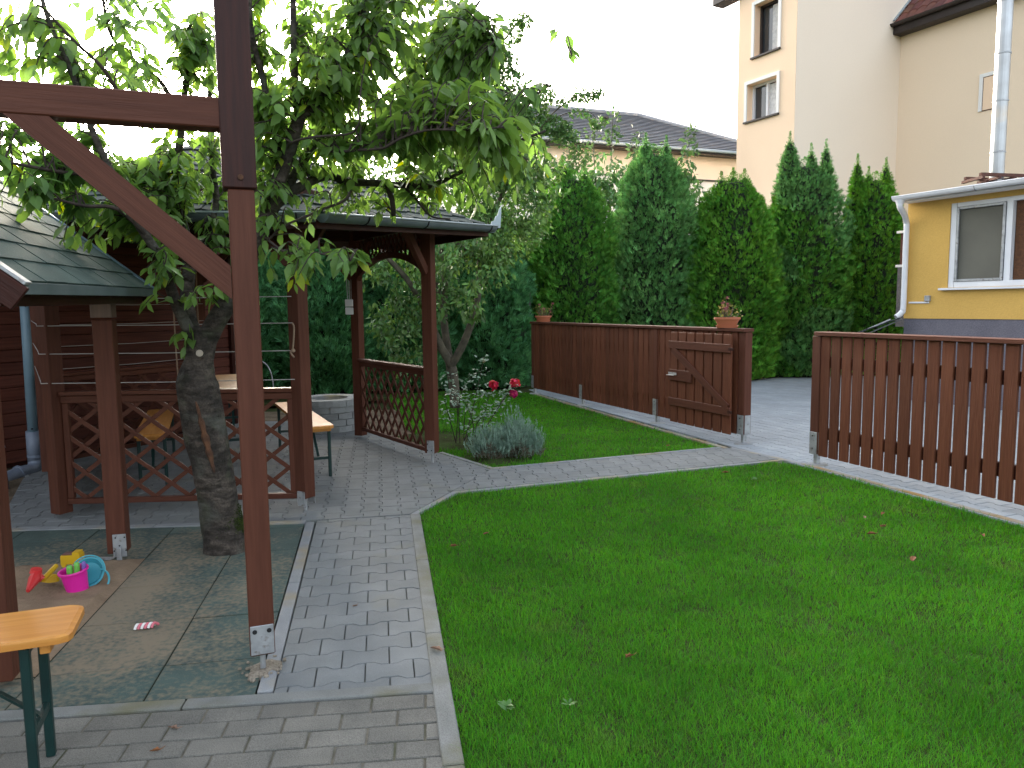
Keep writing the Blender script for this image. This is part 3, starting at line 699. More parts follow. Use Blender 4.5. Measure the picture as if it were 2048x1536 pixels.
for i, j in ((0, 1), (1, 2), (2, 3)):
    a, b = EP[i], EP[j]; d = (b - a).normalized(); s_ = Vector((d.y, -d.x, 0))
    g, _, _ = gutter('gutter', a + s_ * .05 + Vector((0, 0, -.005)), b + s_ * .05 + Vector((0, 0, -.005)), .058, 'gutter', pav)
    MB().tube([a + s_ * .11 + Vector((0, 0, -.005)), b + s_ * .11 + Vector((0, 0, -.005))], .008, 6).build('gutter_bead', 'zinc', g)
    for t in (.18, .5, .95):
        c_ = a + (b - a) * t + s_ * .05 + Vector((0, 0, -.005)); pts = [c_ + s_ * (math.cos(math.pi * k / 8) * .062) + Vector((0, 0, -math.sin(math.pi * k / 8) * .062)) for k in range(9)]
        MB().tube(pts, .006, 5).build('gutter_clip', 'black', g)
    board('fascia', a - s_ * .012 - Vector((0, 0, .055)), b - s_ * .012 - Vector((0, 0, .055)), .018, .09, 'wood_dark', pav)
# jagged corner flashing at the gutter end
c_ = EP[2]; mb = MB()
d = (EP[2] - EP[1]).normalized()
P0 = c_ + d * (-.03) + Vector((.03, -.04, 0))
prof = [(0, -.02), (.11, -.02), (.12, .09), (.125, .19), (.10, .155), (.085, .10), (.06, .085), (.05, .05), (.02, .035)]
for s_ in (0, .004): pass
V = [tuple(P0 + Vector((x * .9, x * .5, z))) for x, z in prof] + [tuple(P0 + Vector((x * .9, x * .5, z)) + Vector((.003, -.005, 0))) for x, z in prof]
n = len(prof); mb.add(V, [tuple(range(n)), tuple(range(2 * n - 1, n - 1, -1))] + [(k, (k + 1) % n, n + (k + 1) % n, n + k) for k in range(n)]); mb.build('corner_flashing', 'zinc', pav)
# electrics on the rear right post
p4 = HP[3]; q = Vector((p4.x - .075, p4.y - .04))
for z in (1.47, 1.56):
    board('switch_box', (q.x - .045, q.y, z), (q.x + .045, q.y, z), .05, .082, 'white', pav, bev=.006)
for dx in (-.02, .0, .02): MB().tube([(q.x + dx, q.y + .01, 1.60), (q.x + dx * 1.4, q.y + .01, 1.85), (q.x + dx * 1.2, q.y + .02, 2.10)], .006, 6).build('cable', 'galv', pav)
board('loudspeaker', (-2.089,7.600,2.233), (-1.860,7.600,2.221), .16, .13, 'black', pav, bev=.01)
for z0 in (444, 474): pass
# wires strung between the front posts and round the corner
wr = thing('wire_lines', (HP[0].x, HP[0].y, .9), 'four thin wires strung across the front opening of the pavilion', 'wire')
outw = lambda a, b: Vector(((b - a).y, -(b - a).x)).normalized()
for k, z in enumerate((1.59, 1.40, 1.20, .99)):
    o01 = outw(HP[0], HP[1]) * .058; a = HP[0] + o01 - (HP[1] - HP[0]).normalized() * .05; b = HP[1] + o01 - (HP[1] - HP[0]).normalized() * .03
    o60 = outw(HP[5], HP[0]) * .062; c_ = HP[5] + o60
    mid = along(a, b, .5)
    MB().tube([(c_.x, c_.y, z + .02), (a.x - .02, a.y + .03, z + .015), (a.x, a.y, z), (mid.x, mid.y, z - .004), (b.x, b.y, z)], .0032, 5).build('wire', 'wire', wr)
    i6 = -o60 * 0; p5, p6 = HP[4], HP[5]; o56 = outw(HP[5], HP[4]) * .058
    MB().tube([(p6.x + o56.x, p6.y + o56.y, z - .02), ((p5.x + p6.x) / 2 + o56.x, (p5.y + p6.y) / 2 + o56.y, z - .03), (p5.x + o56.x, p5.y + o56.y, z - .02)], .003, 5).build('wire', 'wire', wr)
bx = HP[1] + outw(HP[0], HP[1]) * .066 - (HP[1] - HP[0]).normalized() * .03
MB().tube(smooth_path([(bx.x, bx.y, 1.40), (bx.x + .012, bx.y, 1.37), (bx.x + .006, bx.y, 1.28), (bx.x - .004, bx.y, 1.21), (bx.x - .02, bx.y, 1.19), (bx.x + .005, bx.y, 1.15)]), .007, 6).build('rope_end', 'rope', wr)
MB().lathe((bx.x, bx.y, 1.20), [(.001, -.016), (.014, -.008), (.016, .004), (.008, .014), (.001, .016)], 8).build('knot', 'rope', wr)
rp = thing('hanging_rope', (HP[4].x, HP[4].y, 1.2), 'thin rope hanging down the inner rear post of the pavilion behind the cherry tree', 'rope')
rq = (-3.446,8.300,1.828)
MB().tube(smooth_path([(-3.404,8.200,1.931), (-3.410,8.200,1.609), (-3.409,8.200,1.338)]), .009, 6).build('rope_strand', 'rope', rp)
MB().tube(smooth_path([(-3.044,6.800,1.593), (-3.044,6.800,1.368), (-3.043,6.800,1.142), (-3.038,6.800,0.905)]), .007, 6).build('rope_strand', 'rope', rp)

# ---------------------------------------------------------------- benches and table in the pavilion
def folding_bench(name, c, ang, L, Wd, H, label, cat, mtop, group=None, cleat=True):
    t = thing(name, (c[0], c[1], 0), label, cat, group); u = Vector((math.cos(ang), math.sin(ang), 0)); v = Vector((-u.y, u.x, 0)); c3 = Vector((c[0], c[1], 0))
    hw = Wd / 2; cr = .035; hl = L / 2
    out = [(hl - cr, -hw), (hl - .008, -hw + .012), (hl, -hw + cr), (hl, hw - cr), (hl - .008, hw - .012), (hl - cr, hw)]; out = out + [(-x, -y) for x, y in out]
    if area(out) < 0: out = out[::-1]
    vv, ff = prism(out, -.026, 0, .006); n = len(out); ff.append(tuple(range(n))[::-1])
    me = mesh_from('seat', vv, ff, mtop); seat = place(bpy.data.objects.new('table_top' if cat == 'table' else 'seat', me), T(c3 + Vector((0, 0, H))) @ RZ(ang), t)
    for s_ in (-1, 1):
        e = c3 + u * (hl - .13) * s_
        if cleat: board('cleat', e - v * hw * .86 + Vector((0, 0, H - .043)) + u * s_ * .055, e + v * hw * .86 + Vector((0, 0, H - .043)) + u * s_ * .055, .03, .032, 'bench', t)
        for k in (-1, 1):
            p = e + v * hw * .80 * k
            lg = board('leg', (p.x, p.y, .0), (p.x, p.y, H - .03), .028, .028, 'steel_green', t, bev=.004, upv=tuple(u))
        p, q = e - v * hw * .8, e + v * hw * .8
        for z in (.17 * H / .47, H - .05): board('leg_bar', (p.x, p.y, z), (q.x, q.y, z), .02, .026, 'steel_green', t, bev=.003)
        m_ = e - u * s_ * .30
        board('folding_stay', (e.x, e.y, H * .40), (m_.x, m_.y, H - .035), .022, .008, 'steel_green', t, bev=0)
    return t
folding_bench('garden_bench', (-3.33, 6.95), R(112), 1.75, .25, .48, 'orange varnished folding bench inside the pavilion on its left side, behind the lattice', 'bench', 'bench', 'folding benches with green steel legs')
folding_bench('garden_bench', (-2.09, 7.35), R(115), 1.95, .25, .48, 'orange folding bench on the right inside the pavilion, its end sticking out past the post', 'bench', 'bench', 'folding benches with green steel legs')
folding_bench('beer_table', (-2.93, 7.75), R(112), 1.85, .50, .76, 'pale varnished wooden folding table between the two benches in the pavilion', 'table', 'bench_table')
folding_bench('garden_bench', (-2.31, 2.02), R(20.5), 1.9, .27, .508, 'pale varnished folding bench in the left foreground beside the play mats', 'bench', 'bench', 'folding benches with green steel legs')
mb = MB(); hoop = smooth_path([(-3.166,9.900,0.299), (-3.174,9.900,0.566), (-3.220,9.900,0.733), (-3.315,9.900,0.821), (-3.459,9.900,0.849), (-3.606,9.900,0.824), (-3.691,9.900,0.705), (-3.738,9.900,0.306)])
tag(MB().tube(hoop, .009, 6).build('plant_hoop', 'galv', org=(hoop[0].x, hoop[0].y, 0)), 'thin grey metal plant hoop standing behind the pavilion in front of the hedge', 'garden hoop')

# ---------------------------------------------------------------- stone fire pit
fp = thing('fire_pit', (-2.29, 9.30, 0), 'round grey fire pit of stacked concrete blocks with a smooth ring of cap stones', 'fire pit')
def ring_stone(name, r0_, r1_, a0, a1, z0, z1, m):
    N = 5; V = []; F = []
    for k in range(N + 1):
        a = a0 + (a1 - a0) * k / N
        for r_ in (r0_, r1_):
            for z in (z0, z1): V.append((r_ * math.cos(a), r_ * math.sin(a), z))
    for k in range(N):
        b = 4 * k; e = b + 4; F += [(b + 2, e + 2, e + 3, b + 3), (b, b + 1, e + 1, e), (b + 1, b + 3, e + 3, e + 1), (b, e, e + 2, b + 2)]
    F += [(0, 2, 3, 1), (4 * N, 4 * N + 1, 4 * N + 3, 4 * N + 2)]
    me = mesh_from(name, V, F, m); return place(bpy.data.objects.new(name, me), T(fp.matrix_basis.translation), fp)
for c in range(4):
    n = 12
    for k in range(n):
        a0 = 2 * math.pi * (k + .5 * (c % 2)) / n + .012; j = random.uniform(-.008, .008)
        ring_stone('block', .25, .385 + j, a0, a0 + 2 * math.pi / n - .024, c * .079 + .004, c * .079 + .077, 'stone')
for k in range(6):
    a0 = 2 * math.pi * k / 6 + .25; ring_stone('cap_stone', .235, .405, a0 + .006, a0 + 2 * math.pi / 6 - .006, .318, .395, 'stone')
MB().lathe((-2.29, 9.30, .02), [(.001, .05), (.1, .06), (.24, .03)], 20).build('ash', 'concrete', fp)

# ---------------------------------------------------------------- cabin of horizontal planks behind the pavilion
cd = Vector((.43, .903)).normalized(); cn = Vector((cd.y, -cd.x)); ca = Vector((-4.92, 7.05))
cab = thing('garden_cabin', (ca.x, ca.y, 0), 'dark brown cabin of horizontal planks behind the left side of the pavilion', 'cabin')
w0 = ca - cd * 2.6; w1 = ca + cd * 2.95
mb = MB(); mb.box((0, 0, 0), (1, 1, 1), Mx=axis((w0.x - cn.x * 1.2, w0.y - cn.y * 1.2, 1.15), (w1.x - cn.x * 1.2, w1.y - cn.y * 1.2, 1.15)) @ Matrix.Diagonal(((w1 - w0).length - .02, 2.36, 2.3, 1))); mb.build('inner_wall', 'wood_dark', cab)
for k in range(19):
    z = .04 + .122 * k; a_ = w0; e_ = w1
    board('plank', (a_.x, a_.y, z + .06), (e_.x, e_.y, z + .06), .026 + .003 * (k % 2), .117, 'plank', cab, bev=.006)
board('corner_board', (w1.x + cn.x * .02, w1.y + cn.y * .02, .02), (w1.x + cn.x * .02, w1.y + cn.y * .02, 2.34), .09, .05, 'wood_dark', cab, upv=(cd.x, cd.y, 0))
rfa = w0 + cn * .28 - cd * .2; rfb = w1 + cn * .28 + cd * .2; rbk = -cn * 1.6
cr_ = MB(); q = [Vector((rfa.x, rfa.y, 2.22)), Vector((rfb.x, rfb.y, 2.22)), Vector((rfb.x + rbk.x, rfb.y + rbk.y, 2.70)), Vector((rfa.x + rbk.x, rfa.y + rbk.y, 2.70))]
cr_.add(q + [p - Vector((0, 0, .05)) for p in q], [(0, 1, 2, 3), (7, 6, 5, 4), (0, 4, 5, 1), (1, 5, 6, 2), (3, 2, 6, 7)]); cr_ = cr_.build('roof', 'wood_dark', cab)
mb = MB(); u = Vector((0, 0, .012)); q2 = [p + u for p in q]; mb.add(q2 + q, [(0, 1, 2, 3), (0, 4, 5, 1)]); mb.build('roof_felt', 'shingle_dark', cr_)
# downpipe at the cabin
dp = thing('downpipe', (-4.70, 7.12, 0), 'grey plastic downpipe with a bend at its foot on the left cabin wall', 'downpipe')
MB().tube([(-4.489,6.980,1.885), (-4.540,7.020,0.360)], .045, 14).build('upper_pipe', 'pvc_blue', dp, smooth=True)
MB().tube([(-4.543,7.020,0.379), (-4.562,7.050,0.070)], .060, 14).build('lower_pipe', 'pvc', dp, smooth=True)
MB().tube(smooth_path([(-4.559,7.050,0.104), (-4.556,7.030,0.040), (-4.550,6.950,0.010), (-4.555,6.850,0.022), (-4.597,6.600,-0.003), (-4.653,6.300,-0.032)]), .060, 14).build('bend', 'pvc', dp, smooth=True)
for a_, b_ in (((-4.555,7.050,0.152), (-4.557,7.050,0.128)), ((-4.558,6.820,0.029), (-4.564,6.800,0.024))): MB().tube([a_, b_], .068, 14).build('collar', 'pvc', dp)
for p in ((-4.440,6.900,1.555), (-4.488,6.930,0.412)): MB().lathe(p, [(.001, -.01), (.012, 0), (.001, .01)], 8).build('clip', 'black', dp)
# small metal stand at the left edge
st = thing('metal_stand', (-4.295,6.155) + (0,), 'thin black metal stand with a small grey plate at the left edge by the cabin', 'stand')
MB().tube([(-4.252,6.200,0.018), (-4.276,6.200,0.352)], .008, 6).build('leg', 'black', st)
MB().tube([(-4.460,6.200,0.004), (-4.389,6.200,0.353)], .008, 6).build('leg', 'black', st)
MB().lathe((-4.337,6.200,0.365), [(.001, 0), (.075, 0), (.075, .014), (.001, .02)], 20).build('plate', 'galv', st)
# reed screens
def reeds(a, b, h, label, z0=.0):
    a = Vector(a); b = Vector(b); L = (b - a).length; n = int(L / .012); O = []; 
    P = np.array([[a.x + (b.x - a.x) * i / n + random.uniform(-.004, .004), a.y + (b.y - a.y) * i / n + random.uniform(-.006, .006), z0] for i in range(n)])
    tv = [(0, -.5, 0), (0, .5, 0), (0, 0, .02), (1, -.5, 0), (1, .5, 0), (1, 0, .02)]
    tv = [(x, y, z * .3) for x, y, z in tv]
    d = (b - a).normalized()
    X = np.tile([0., 0, 1], (n, 1)) + rng.normal(0, .004, (n, 3)); Z = np.tile([d.y, -d.x, 0], (n, 1))
    o = scatter('reed_screen', tv, [(0, 1, 4, 3), (1, 2, 5, 4), (2, 0, 3, 5)], P, X, Z, h, 'reed', org=(a.x, a.y, z0), wid=.011)
    tag(o, label, 'screen')
    for z in (.25, .8, 1.35):
        if z < h: MB().tube([(a.x, a.y - .01, z), (b.x, b.y - .01, z)], .004, 5).build('binding_wire', 'galv', o, org=None)
    return o
reeds((-3.80, 9.78), (-3.66, 10.35), 1.75, 'grey reed screen behind the pavilion next to the cabin corner')
reeds((-.10, 14.0), (.38, 14.1), 1.75, 'narrow strip of grey reed screen between the hedge and the far end of the fence')

# ---------------------------------------------------------------- swing frame with the big foreground post
sw = thing('swing_frame', (-1.053, 2.998, 0), 'tall brown timber frame in the foreground with a cross beam and diagonal brace', 'timber frame')
fr_ = R(21)
bd = Vector((-math.cos(fr_), -math.sin(fr_), 0)); nb = Vector((math.sin(fr_), -math.cos(fr_), 0))
PX, PY = -1.053, 2.998
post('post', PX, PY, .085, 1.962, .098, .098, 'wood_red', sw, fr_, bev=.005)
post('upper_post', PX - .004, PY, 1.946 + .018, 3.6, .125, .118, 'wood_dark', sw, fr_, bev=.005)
bp = Vector((PX, PY, 0)) + bd * .06
be = bp + bd * 1.9
board('cross_beam', (bp.x, bp.y, 2.243), (be.x, be.y, 2.243), .098, .112, 'wood_red', sw, bev=.005)
bu = ((.051, 1.540), (.051, 1.668), (.628, 2.186), (.768, 2.186))
uc_, zc_ = .40, 1.90; V = []
ba_ = math.atan2(2.186 - 1.54, .768 - .051)
Rb = Matrix(((bd.x * math.cos(ba_), nb.x, -bd.x * math.sin(ba_), PX + bd.x * uc_), (bd.y * math.cos(ba_), nb.y, -bd.y * math.sin(ba_), PY + bd.y * uc_), (math.sin(ba_), 0, math.cos(ba_), zc_), (0, 0, 0, 1)))
Ri = Rb.inverted()
for o_ in (-.046, .046): V += [tuple(Ri @ (Vector((PX, PY, z)) + bd * u_ + nb * o_)) for u_, z in bu]
me = mesh_from('diagonal_brace', V, [(0, 1, 2, 3), (7, 6, 5, 4), (0, 4, 5, 1), (1, 5, 6, 2), (2, 6, 7, 3), (3, 7, 4, 0)], 'wood_red')
place(bpy.data.objects.new('diagonal_brace', me), Rb, sw)
ex = be - bd * .05
post('post', ex.x, ex.y, .05, 2.18, .098, .098, 'wood_red', sw, fr_, bev=.005)
for k in (-1, 1):
    q = Vector((PX, PY, 0)) + nb * (.0515 * k)
    pl_ = post('bracket_plate', q.x, q.y, .092, .215, .092, .005, 'galv', sw, fr_, bev=.002)
    for dx, z in ((-.028, .192), (.028, .192), (.002, .155)):
        p = q + nb * .004 * k - bd * dx + Vector((0, 0, z))
        MB().tube([p, p + nb * .004 * k], .0095 if z > .16 else .006, 8).build('bolt', 'black' if z > .16 else 'galv', pl_)
MB().tube([(PX, PY, -.02), (PX, PY, .10)], .0115, 10).build('threaded_foot', 'galv', sw)
bz = Vector((PX, PY, 2.005)) + nb * .0605; MB().lathe((0, 0, 0), [(.001, .006), (.010, .004), (.0115, 0)], 12)
MB().tube([bz, bz + nb * .006], .011, 10).build('bolt', 'wound', sw)
# broken concrete round the foot
mb = MB(); rr = [(.09, -.01), (.075, .003), (.045, .009), (.02, .008), (.001, .010)]
k = len(mb.v); N = 18
for r_, z in rr:
    for j in range(N):
        g_ = 2 * math.pi * j / N; q = 1 + .35 * noise.noise(Vector((math.cos(g_) * 2, math.sin(g_) * 2, r_ * 9)))
        mb.v.append((PX + r_ * q * math.cos(g_) * .75, PY + .01 + r_ * q * math.sin(g_) * 1.0, z + .006 * random.random()))
for i in range(len(rr) - 1):
    for j in range(N): mb.f.append((i * N + j, i * N + (j + 1) % N, (i + 1) * N + (j + 1) % N, (i + 1) * N + j))
cf = mb.build('concrete_footing', 'concrete', org=(PX, PY, 0)); tag(cf, kind='structure')
for _ in range(22):
    a = random.uniform(0, 6.28); r_ = random.uniform(.05, .13); p = Vector((PX + r_ * math.cos(a) * .8, PY + r_ * math.sin(a), .008)); s_ = random.uniform(.008, .02)
    board('concrete_chip', p, p + Vector((s_ * math.cos(a * 3), s_ * math.sin(a * 3), random.uniform(-.004, .006))), s_ * .8, s_ * .6, 'concrete', cf, bev=.002)

# ---------------------------------------------------------------- sandbox shelter with green shingles
sx_ = thing('sandbox_shelter', (-2.55, 3.9, 0), 'low wooden shelter with a green shingle roof over the sand pit at the left edge', 'shelter')
EN = Vector((-1.816,2.800,1.607)); EF = Vector((-2.319,4.900,1.633))
ed = (EF - EN).normalized(); uh = Vector((-ed.y, ed.x, 0)).normalized()
if uh.x > 0: uh = -uh
ud = (uh + Vector((0, 0, .80))).normalized(); LR = 1.62
for (nm, x, y, z0, z1) in (('post', -2.395, 4.429, .05, 1.60), ('post', -2.075, 2.904, .03, 1.58), ('post', -3.86, 4.08, .03, 1.60), ('post', -3.53, 2.56, .03, 1.58)):
    post(nm, x, y, z0, z1 - .15, .108, .108, 'wood_red', sx_, R(13.5), bev=.005)
    if z1 == 1.60 and x > -3: post('post_head', x - .002, y + .002, z1 - .138, z1, .112, .112, 'wood_pale', sx_, R(13.5), bev=.003)
    else: post('post_head', x, y, z1 - .148, z1, .108, .108, 'wood_red', sx_, R(13.5), bev=.003)
fa_ = R(13.5); nn = Vector((math.sin(fa_), -math.cos(fa_), 0))
q = Vector((-2.395, 4.429, 0)) + nn * .057
pl_ = post('bracket_plate', q.x + .018, q.y + .004, .03, .17, .075, .005, 'galv', sx_, fa_, bev=.002)
for dx, z in ((-.02, .15), (.03, .15), (.0, .10), (-.03, .07), (.035, .07)):
    p = q + Vector((math.cos(fa_), math.sin(fa_), 0)) * (dx + .018) + Vector((0, 0, z)); MB().tube([p, p + nn * .005], .005, 6).build('bolt', 'black', pl_)
board('foot_strap', (q.x + .02, q.y - .012, .0), (q.x + .02, q.y - .012, .09), .03, .012, 'galv', sx_)
board('foot_flange', (q.x - .05, q.y - .04, .006), (q.x + .05, q.y - .035, .006), .06, .006, 'galv', sx_)
board('foot_flange', (q.x - .16, q.y + .05, .006), (q.x - .05, q.y + .05, .006), .05, .006, 'galv', sx_)
def slope(A, B, dirv, L, name):
    q = [A, B, B + dirv * L, A + dirv * L]; dn = Vector((0, 0, .035)); mb = MB()
    mb.add(q + [p - dn for p in q], [(0, 1, 2, 3), (7, 6, 5, 4), (0, 4, 5, 1), (1, 5, 6, 2), (3, 7, 4, 0), (2, 6, 7, 3)]); return mb.build(name, 'wood_dark', sx_), q
rs, qq = slope(EN, EF, ud, LR, 'roof_slope')
shingle_face(rs, qq[0], qq[1], (qq[3], qq[2]), 'shingle', W=.245, Hc=.145, lift=.006)
ud2 = (uh + Vector((0, 0, -.80))).normalized(); top_n = qq[3]; top_f = qq[2]
rs2, q3 = slope(top_n + Vector((0, 0, -.0)) + ud2 * .002, top_f + ud2 * .002, ud2, LR, 'roof_slope')
MB().add([p + Vector((0, 0, .008)) for p in q3], [(0, 1, 2, 3)]).build('shingle_slope', 'shingle', rs2)
nrm_ = ed.cross(ud); nrm_ = nrm_ if nrm_.z > 0 else -nrm_
for (A, o_, mm_) in ((EN, -1, 'galv'), (EF, 1, 'verge')):
    s_ = ed * (.022 * o_)
    vb = board('verge_board', A + s_ * .3 - Vector((0, 0, .06)), A + ud * LR + s_ * .3 - Vector((0, 0, .06)), .02, .10, 'wood_dark', sx_, upv=tuple(nrm_))
    board('verge_flashing', A - ud * .02 - s_ * .6 + nrm_ * .012, A + ud * LR - s_ * .6 + nrm_ * .012, .055, .014, mm_, sx_, bev=.002, upv=tuple(nrm_))
board('eave_flashing', EN + nrm_ * .0 - ud * .012 - Vector((0, 0, .012)), EF - ud * .012 - Vector((0, 0, .012)), .010, .045, 'gutter', sx_, bev=.001)
pe = EN + uh * .10 - Vector((0, 0, .05)); pf = EF + uh * .10 - Vector((0, 0, .05))
board('eave_beam', pe, pf, .07, .075, 'wood_dark', sx_)
for t in (.06, .28, .50, .72, .94):
    A = EN + (EF - EN) * t; board('rafter', A + ud * .04 - nrm_ * .045, A + ud * 1.55 - nrm_ * .045, .04, .055, 'wood_red', sx_, upv=tuple(nrm_))

# ---------------------------------------------------------------- picket fences and gate
def fence(name, pts, label, posts, slat_pitch, skip_first=0, lawn_side=1, cap_ext=.005):
    """pts: polyline on the ground (fence face). slats on the lawn side"""
    t = thing(name, (pts[0][0], pts[0][1], 0), label, 'fence', 'brown picket fences')
    for a, b in zip(pts, pts[1:]):
        a = Vector(a); b = Vector(b); d = (b - a).normalized(); L = (b - a).length; nl = Vector((d.y, -d.x)) * lawn_side
        A, B = a, b
        def P(s_, o_, z): p = a + d * s_ + nl * o_; return (p.x, p.y, z)
        board('cap_rail', P(-.06, -.03, 1.222), P(L + cap_ext, -.03, 1.222), .135, .036, 'wood_red', t, bev=.004)
        board('upper_rail', P(0, -.030, .965), P(L, -.030, .965), .035, .105, 'wood_dark', t)
        board('lower_rail', P(0, -.030, .31), P(L, -.030, .31), .035, .105, 'wood_dark', t)
        n = int(L / slat_pitch)
        for k in range(n):
            s_ = (k + .5) * L / n; p = P(s_, .001 + random.uniform(-.001, .001), 0)
            wdt = round(slat_pitch - .024, 3)
            post('slat', p[0], p[1], .10, 1.202, wdt, .022, 'wood', t, math.atan2(d.y, d.x) + random.gauss(0, .006), bev=.002)
    for (x, y, ang, width, foot) in posts:
        d = Vector((math.cos(ang), math.sin(ang))); nl = Vector((d.y, -d.x)) * lawn_side
        post('fence_post', x, y, .11, 1.20, width, .095, 'wood_red', t, ang)
        q = Vector((x, y)) + nl * .051; 
        pl_ = post('post_shoe', q.x, q.y, .105, .315, width * .93, .006, 'galv', t, ang, bev=.002)
        for s_ in (-1, 1):
            qq_ = Vector((x, y)) + d * (width / 2 + .003) * s_; post('post_shoe', qq_.x, qq_.y, .105, .315, .004, .075, 'galv', t, ang, bev=.001)
        for z in (.28, .16):
            p = q + nl * .004; board('bolt', (p.x, p.y, z), (p.x + nl.x * .006, p.y + nl.y * .006, z), .014, .014, 'black', pl_, bev=.003)
        post('post_foot', x, y, -.01, .115, .045, .045, 'galv', t, ang)
        mb = MB(); mb.lathe((x, y, .001), [(.11, -.004), (.09, .010), (.04, .014), (.001, .014)], 14, sy=.8); mb.build('footing_mortar', 'kerb_clean' if foot else 'stone', t)
    return t
FA, FB, FC_, FD = (.352, 12.879), (1.035, 11.35), (1.80, 9.50), (2.457, 7.961)
FA = (.372, 12.86)
fang = math.atan2(FD[1] - FA[1], FD[0] - FA[0])
dv_ = Vector((math.cos(fang), math.sin(fang))); nlw = Vector((dv_.y, -dv_.x))       # towards the lawn
fl = fence('picket_fence', [FA, (FD[0] - dv_.x * .06, FD[1] - dv_.y * .06)], 'long brown picket fence receding from the gate to the hedge, with flowerpots on it',
      [(FA[0] - nlw.x * .03, FA[1] - nlw.y * .03, fang, .09, 0), (1.08, 11.28, fang, .085, 0), (1.85, 9.45, fang, .085, 0), (FD[0] - nlw.x * .035, FD[1] - nlw.y * .035, fang, .105, 1)], .121, cap_ext=.118)
FE = (2.804, 6.867); fd2 = Vector((.36, -.933)).normalized(); FG = (FE[0] + fd2.x * 5.2, FE[1] + fd2.y * 5.2); fang2 = math.atan2(fd2.y, fd2.x); nl2 = Vector((fd2.y, -fd2.x))
fence('picket_fence', [(FE[0] + fd2.x * .045, FE[1] + fd2.y * .045), FG], 'brown picket fence on the right of the gate opening, closest to the camera',
      [(FE[0] - nl2.x * .03, FE[1] - nl2.y * .03, fang2, .098, 1), (FG[0] - nl2.x * .03, FG[1] - nl2.y * .03, fang2, .098, 1)], .1215)
# the gate leaf, folded back against the left fence
gt = thing('garden_gate', (FD[0], FD[1], 0), 'open wooden gate leaf with z-brace folded back against the long fence', 'gate')
gd_ = -dv_; gw = 1.13; gbase = Vector(FD) + nlw * .075 - dv_ * .07
def GP(s_, o_, z): p = gbase + gd_ * s_ + nlw * o_; return (p.x, p.y, z)
ng = 7
for k in range(ng):
    p = GP((k + .5) * gw / ng, 0, 0); post('gate_slat', p[0], p[1], .095, 1.175, round(gw / ng - .026, 3), .020, 'wood', gt, math.atan2(gd_.y, gd_.x), bev=.002)
for z0, z1 in ((.98, 1.07), (.30, .39)): board('gate_rail', GP(.005, .022, (z0 + z1) / 2), GP(gw, .022, (z0 + z1) / 2), .022, z1 - z0, 'wood_red', gt)
board('gate_rail', GP(gw * .60, .022, .665), GP(gw, .022, .665), .022, .13, 'wood_red', gt)
board('z_brace', GP(.04, .0235, .385), GP(gw - .07, .0235, .975), .021, .085, 'wood_red', gt, upv=(dv_.x, dv_.y, .6))
lk = board('lock_plate', GP(gw - .17, .036, .68), GP(gw - .01, .036, .68), .006, .03, 'galv', gt, bev=.001)
board('latch_handle', GP(gw - .15, .06, .665), GP(gw + .0, .06, .66), .013, .010, 'galv', lk, bev=.004)
for z in (.345, 1.02): board('hinge', GP(-.05, .036, z), GP(.03, .036, z), .004, .03, 'wood_dark', gt, bev=.001)

# ---------------------------------------------------------------- flower pots on the fence cap
def pot(loc, rx, ry, h, rz, label, seed):
    rs_ = random.Random(seed); t = thing('flower_pot', loc, label, 'flowerpot', 'terracotta pots on the fence')
    X = Vector(loc)
    MB().lathe(loc, [(.001, .012), (.66, .012), (.70, .02), (.93, h - .03), (1.0, h - .028), (1.03, h - .02), (1.03, h), (.94, h), (.92, h - .03), (.001, h - .035)], 28, rx, ry, rz).build('pot', 'terracotta', t, smooth=False)
    MB().lathe(loc, [(.001, .0), (.80, .0), (.90, .028), (.87, .028), (.78, .008), (.001, .008)], 28, rx, ry, rz).build('saucer', 'terracotta', t)
    MB().lathe(loc, [(.001, h - .02), (.91, h - .025)], 16, rx, ry, rz).build('potting_soil', 'soil', t)
    O, Xs = [], []; fl_ = []
    stems = MB()
    for k in range(13):
        a = rs_.uniform(0, 6.28); r_ = rs_.uniform(.2, 1.6); hh = rs_.uniform(.07, .23) * (h / .11); b0_ = X + Vector((rs_.uniform(-.3, .3) * rx, rs_.uniform(-.3, .3) * ry, h - .03))
        e = b0_ + Vector((math.cos(a) * rx * r_ * .8, math.sin(a) * ry * r_ * .6, hh)); m_ = (b0_ + e) / 2 + Vector((math.cos(a) * .02, 0, -.012))
        stems.tube(smooth_path([b0_, m_, e], 4), [.006] * 4 + [.005] * 3 + [.003] * 2, 5)
        for _ in range(10):
            q = m_ + (e - m_) * rs_.uniform(.2, 1.05) + Vector((rs_.gauss(0, .018), rs_.gauss(0, .018), rs_.gauss(0, .014))); O.append(q); Xs.append((rs_.gauss(0, 1), rs_.gauss(0, 1), rs_.gauss(.3, .6)))
        if k % 3 == 0: fl_.append(e + Vector((0, 0, .03)))
    stems.build('stem', 'dry', t)
    tv = [(0, 0, 0), (.5, .5, .1), (1, 0, 0), (.5, -.5, .1)]
    n = len(O); tag(scatter('foliage', tv, [(0, 1, 2), (0, 2, 3)], np.array([tuple(o) for o in O]), np.array(Xs), rng.normal(0, 1, (n, 3)), rng.uniform(.014, .032, n), 'geranium', t, org=loc), kind='stuff')
    for e in fl_:
        n = 26; P = np.array([tuple(e)] * n) + rng.normal(0, .009, (n, 3)); scatter('flower_head', tv, [(0, 1, 2), (0, 2, 3)], P, rng.normal(0, 1, (n, 3)), rng.normal(0, 1, (n, 3)), .016, 'gflower', t, org=loc)
def capP(s_): p = Vector(FD) - dv_ * s_ - nlw * .03; return (p.x, p.y, 1.2415)
pot(capP(.30), .140, .085, .115, fang + R(35), 'larger oval terracotta planter with straggly pink flowers on the fence cap beside the gate', 3)
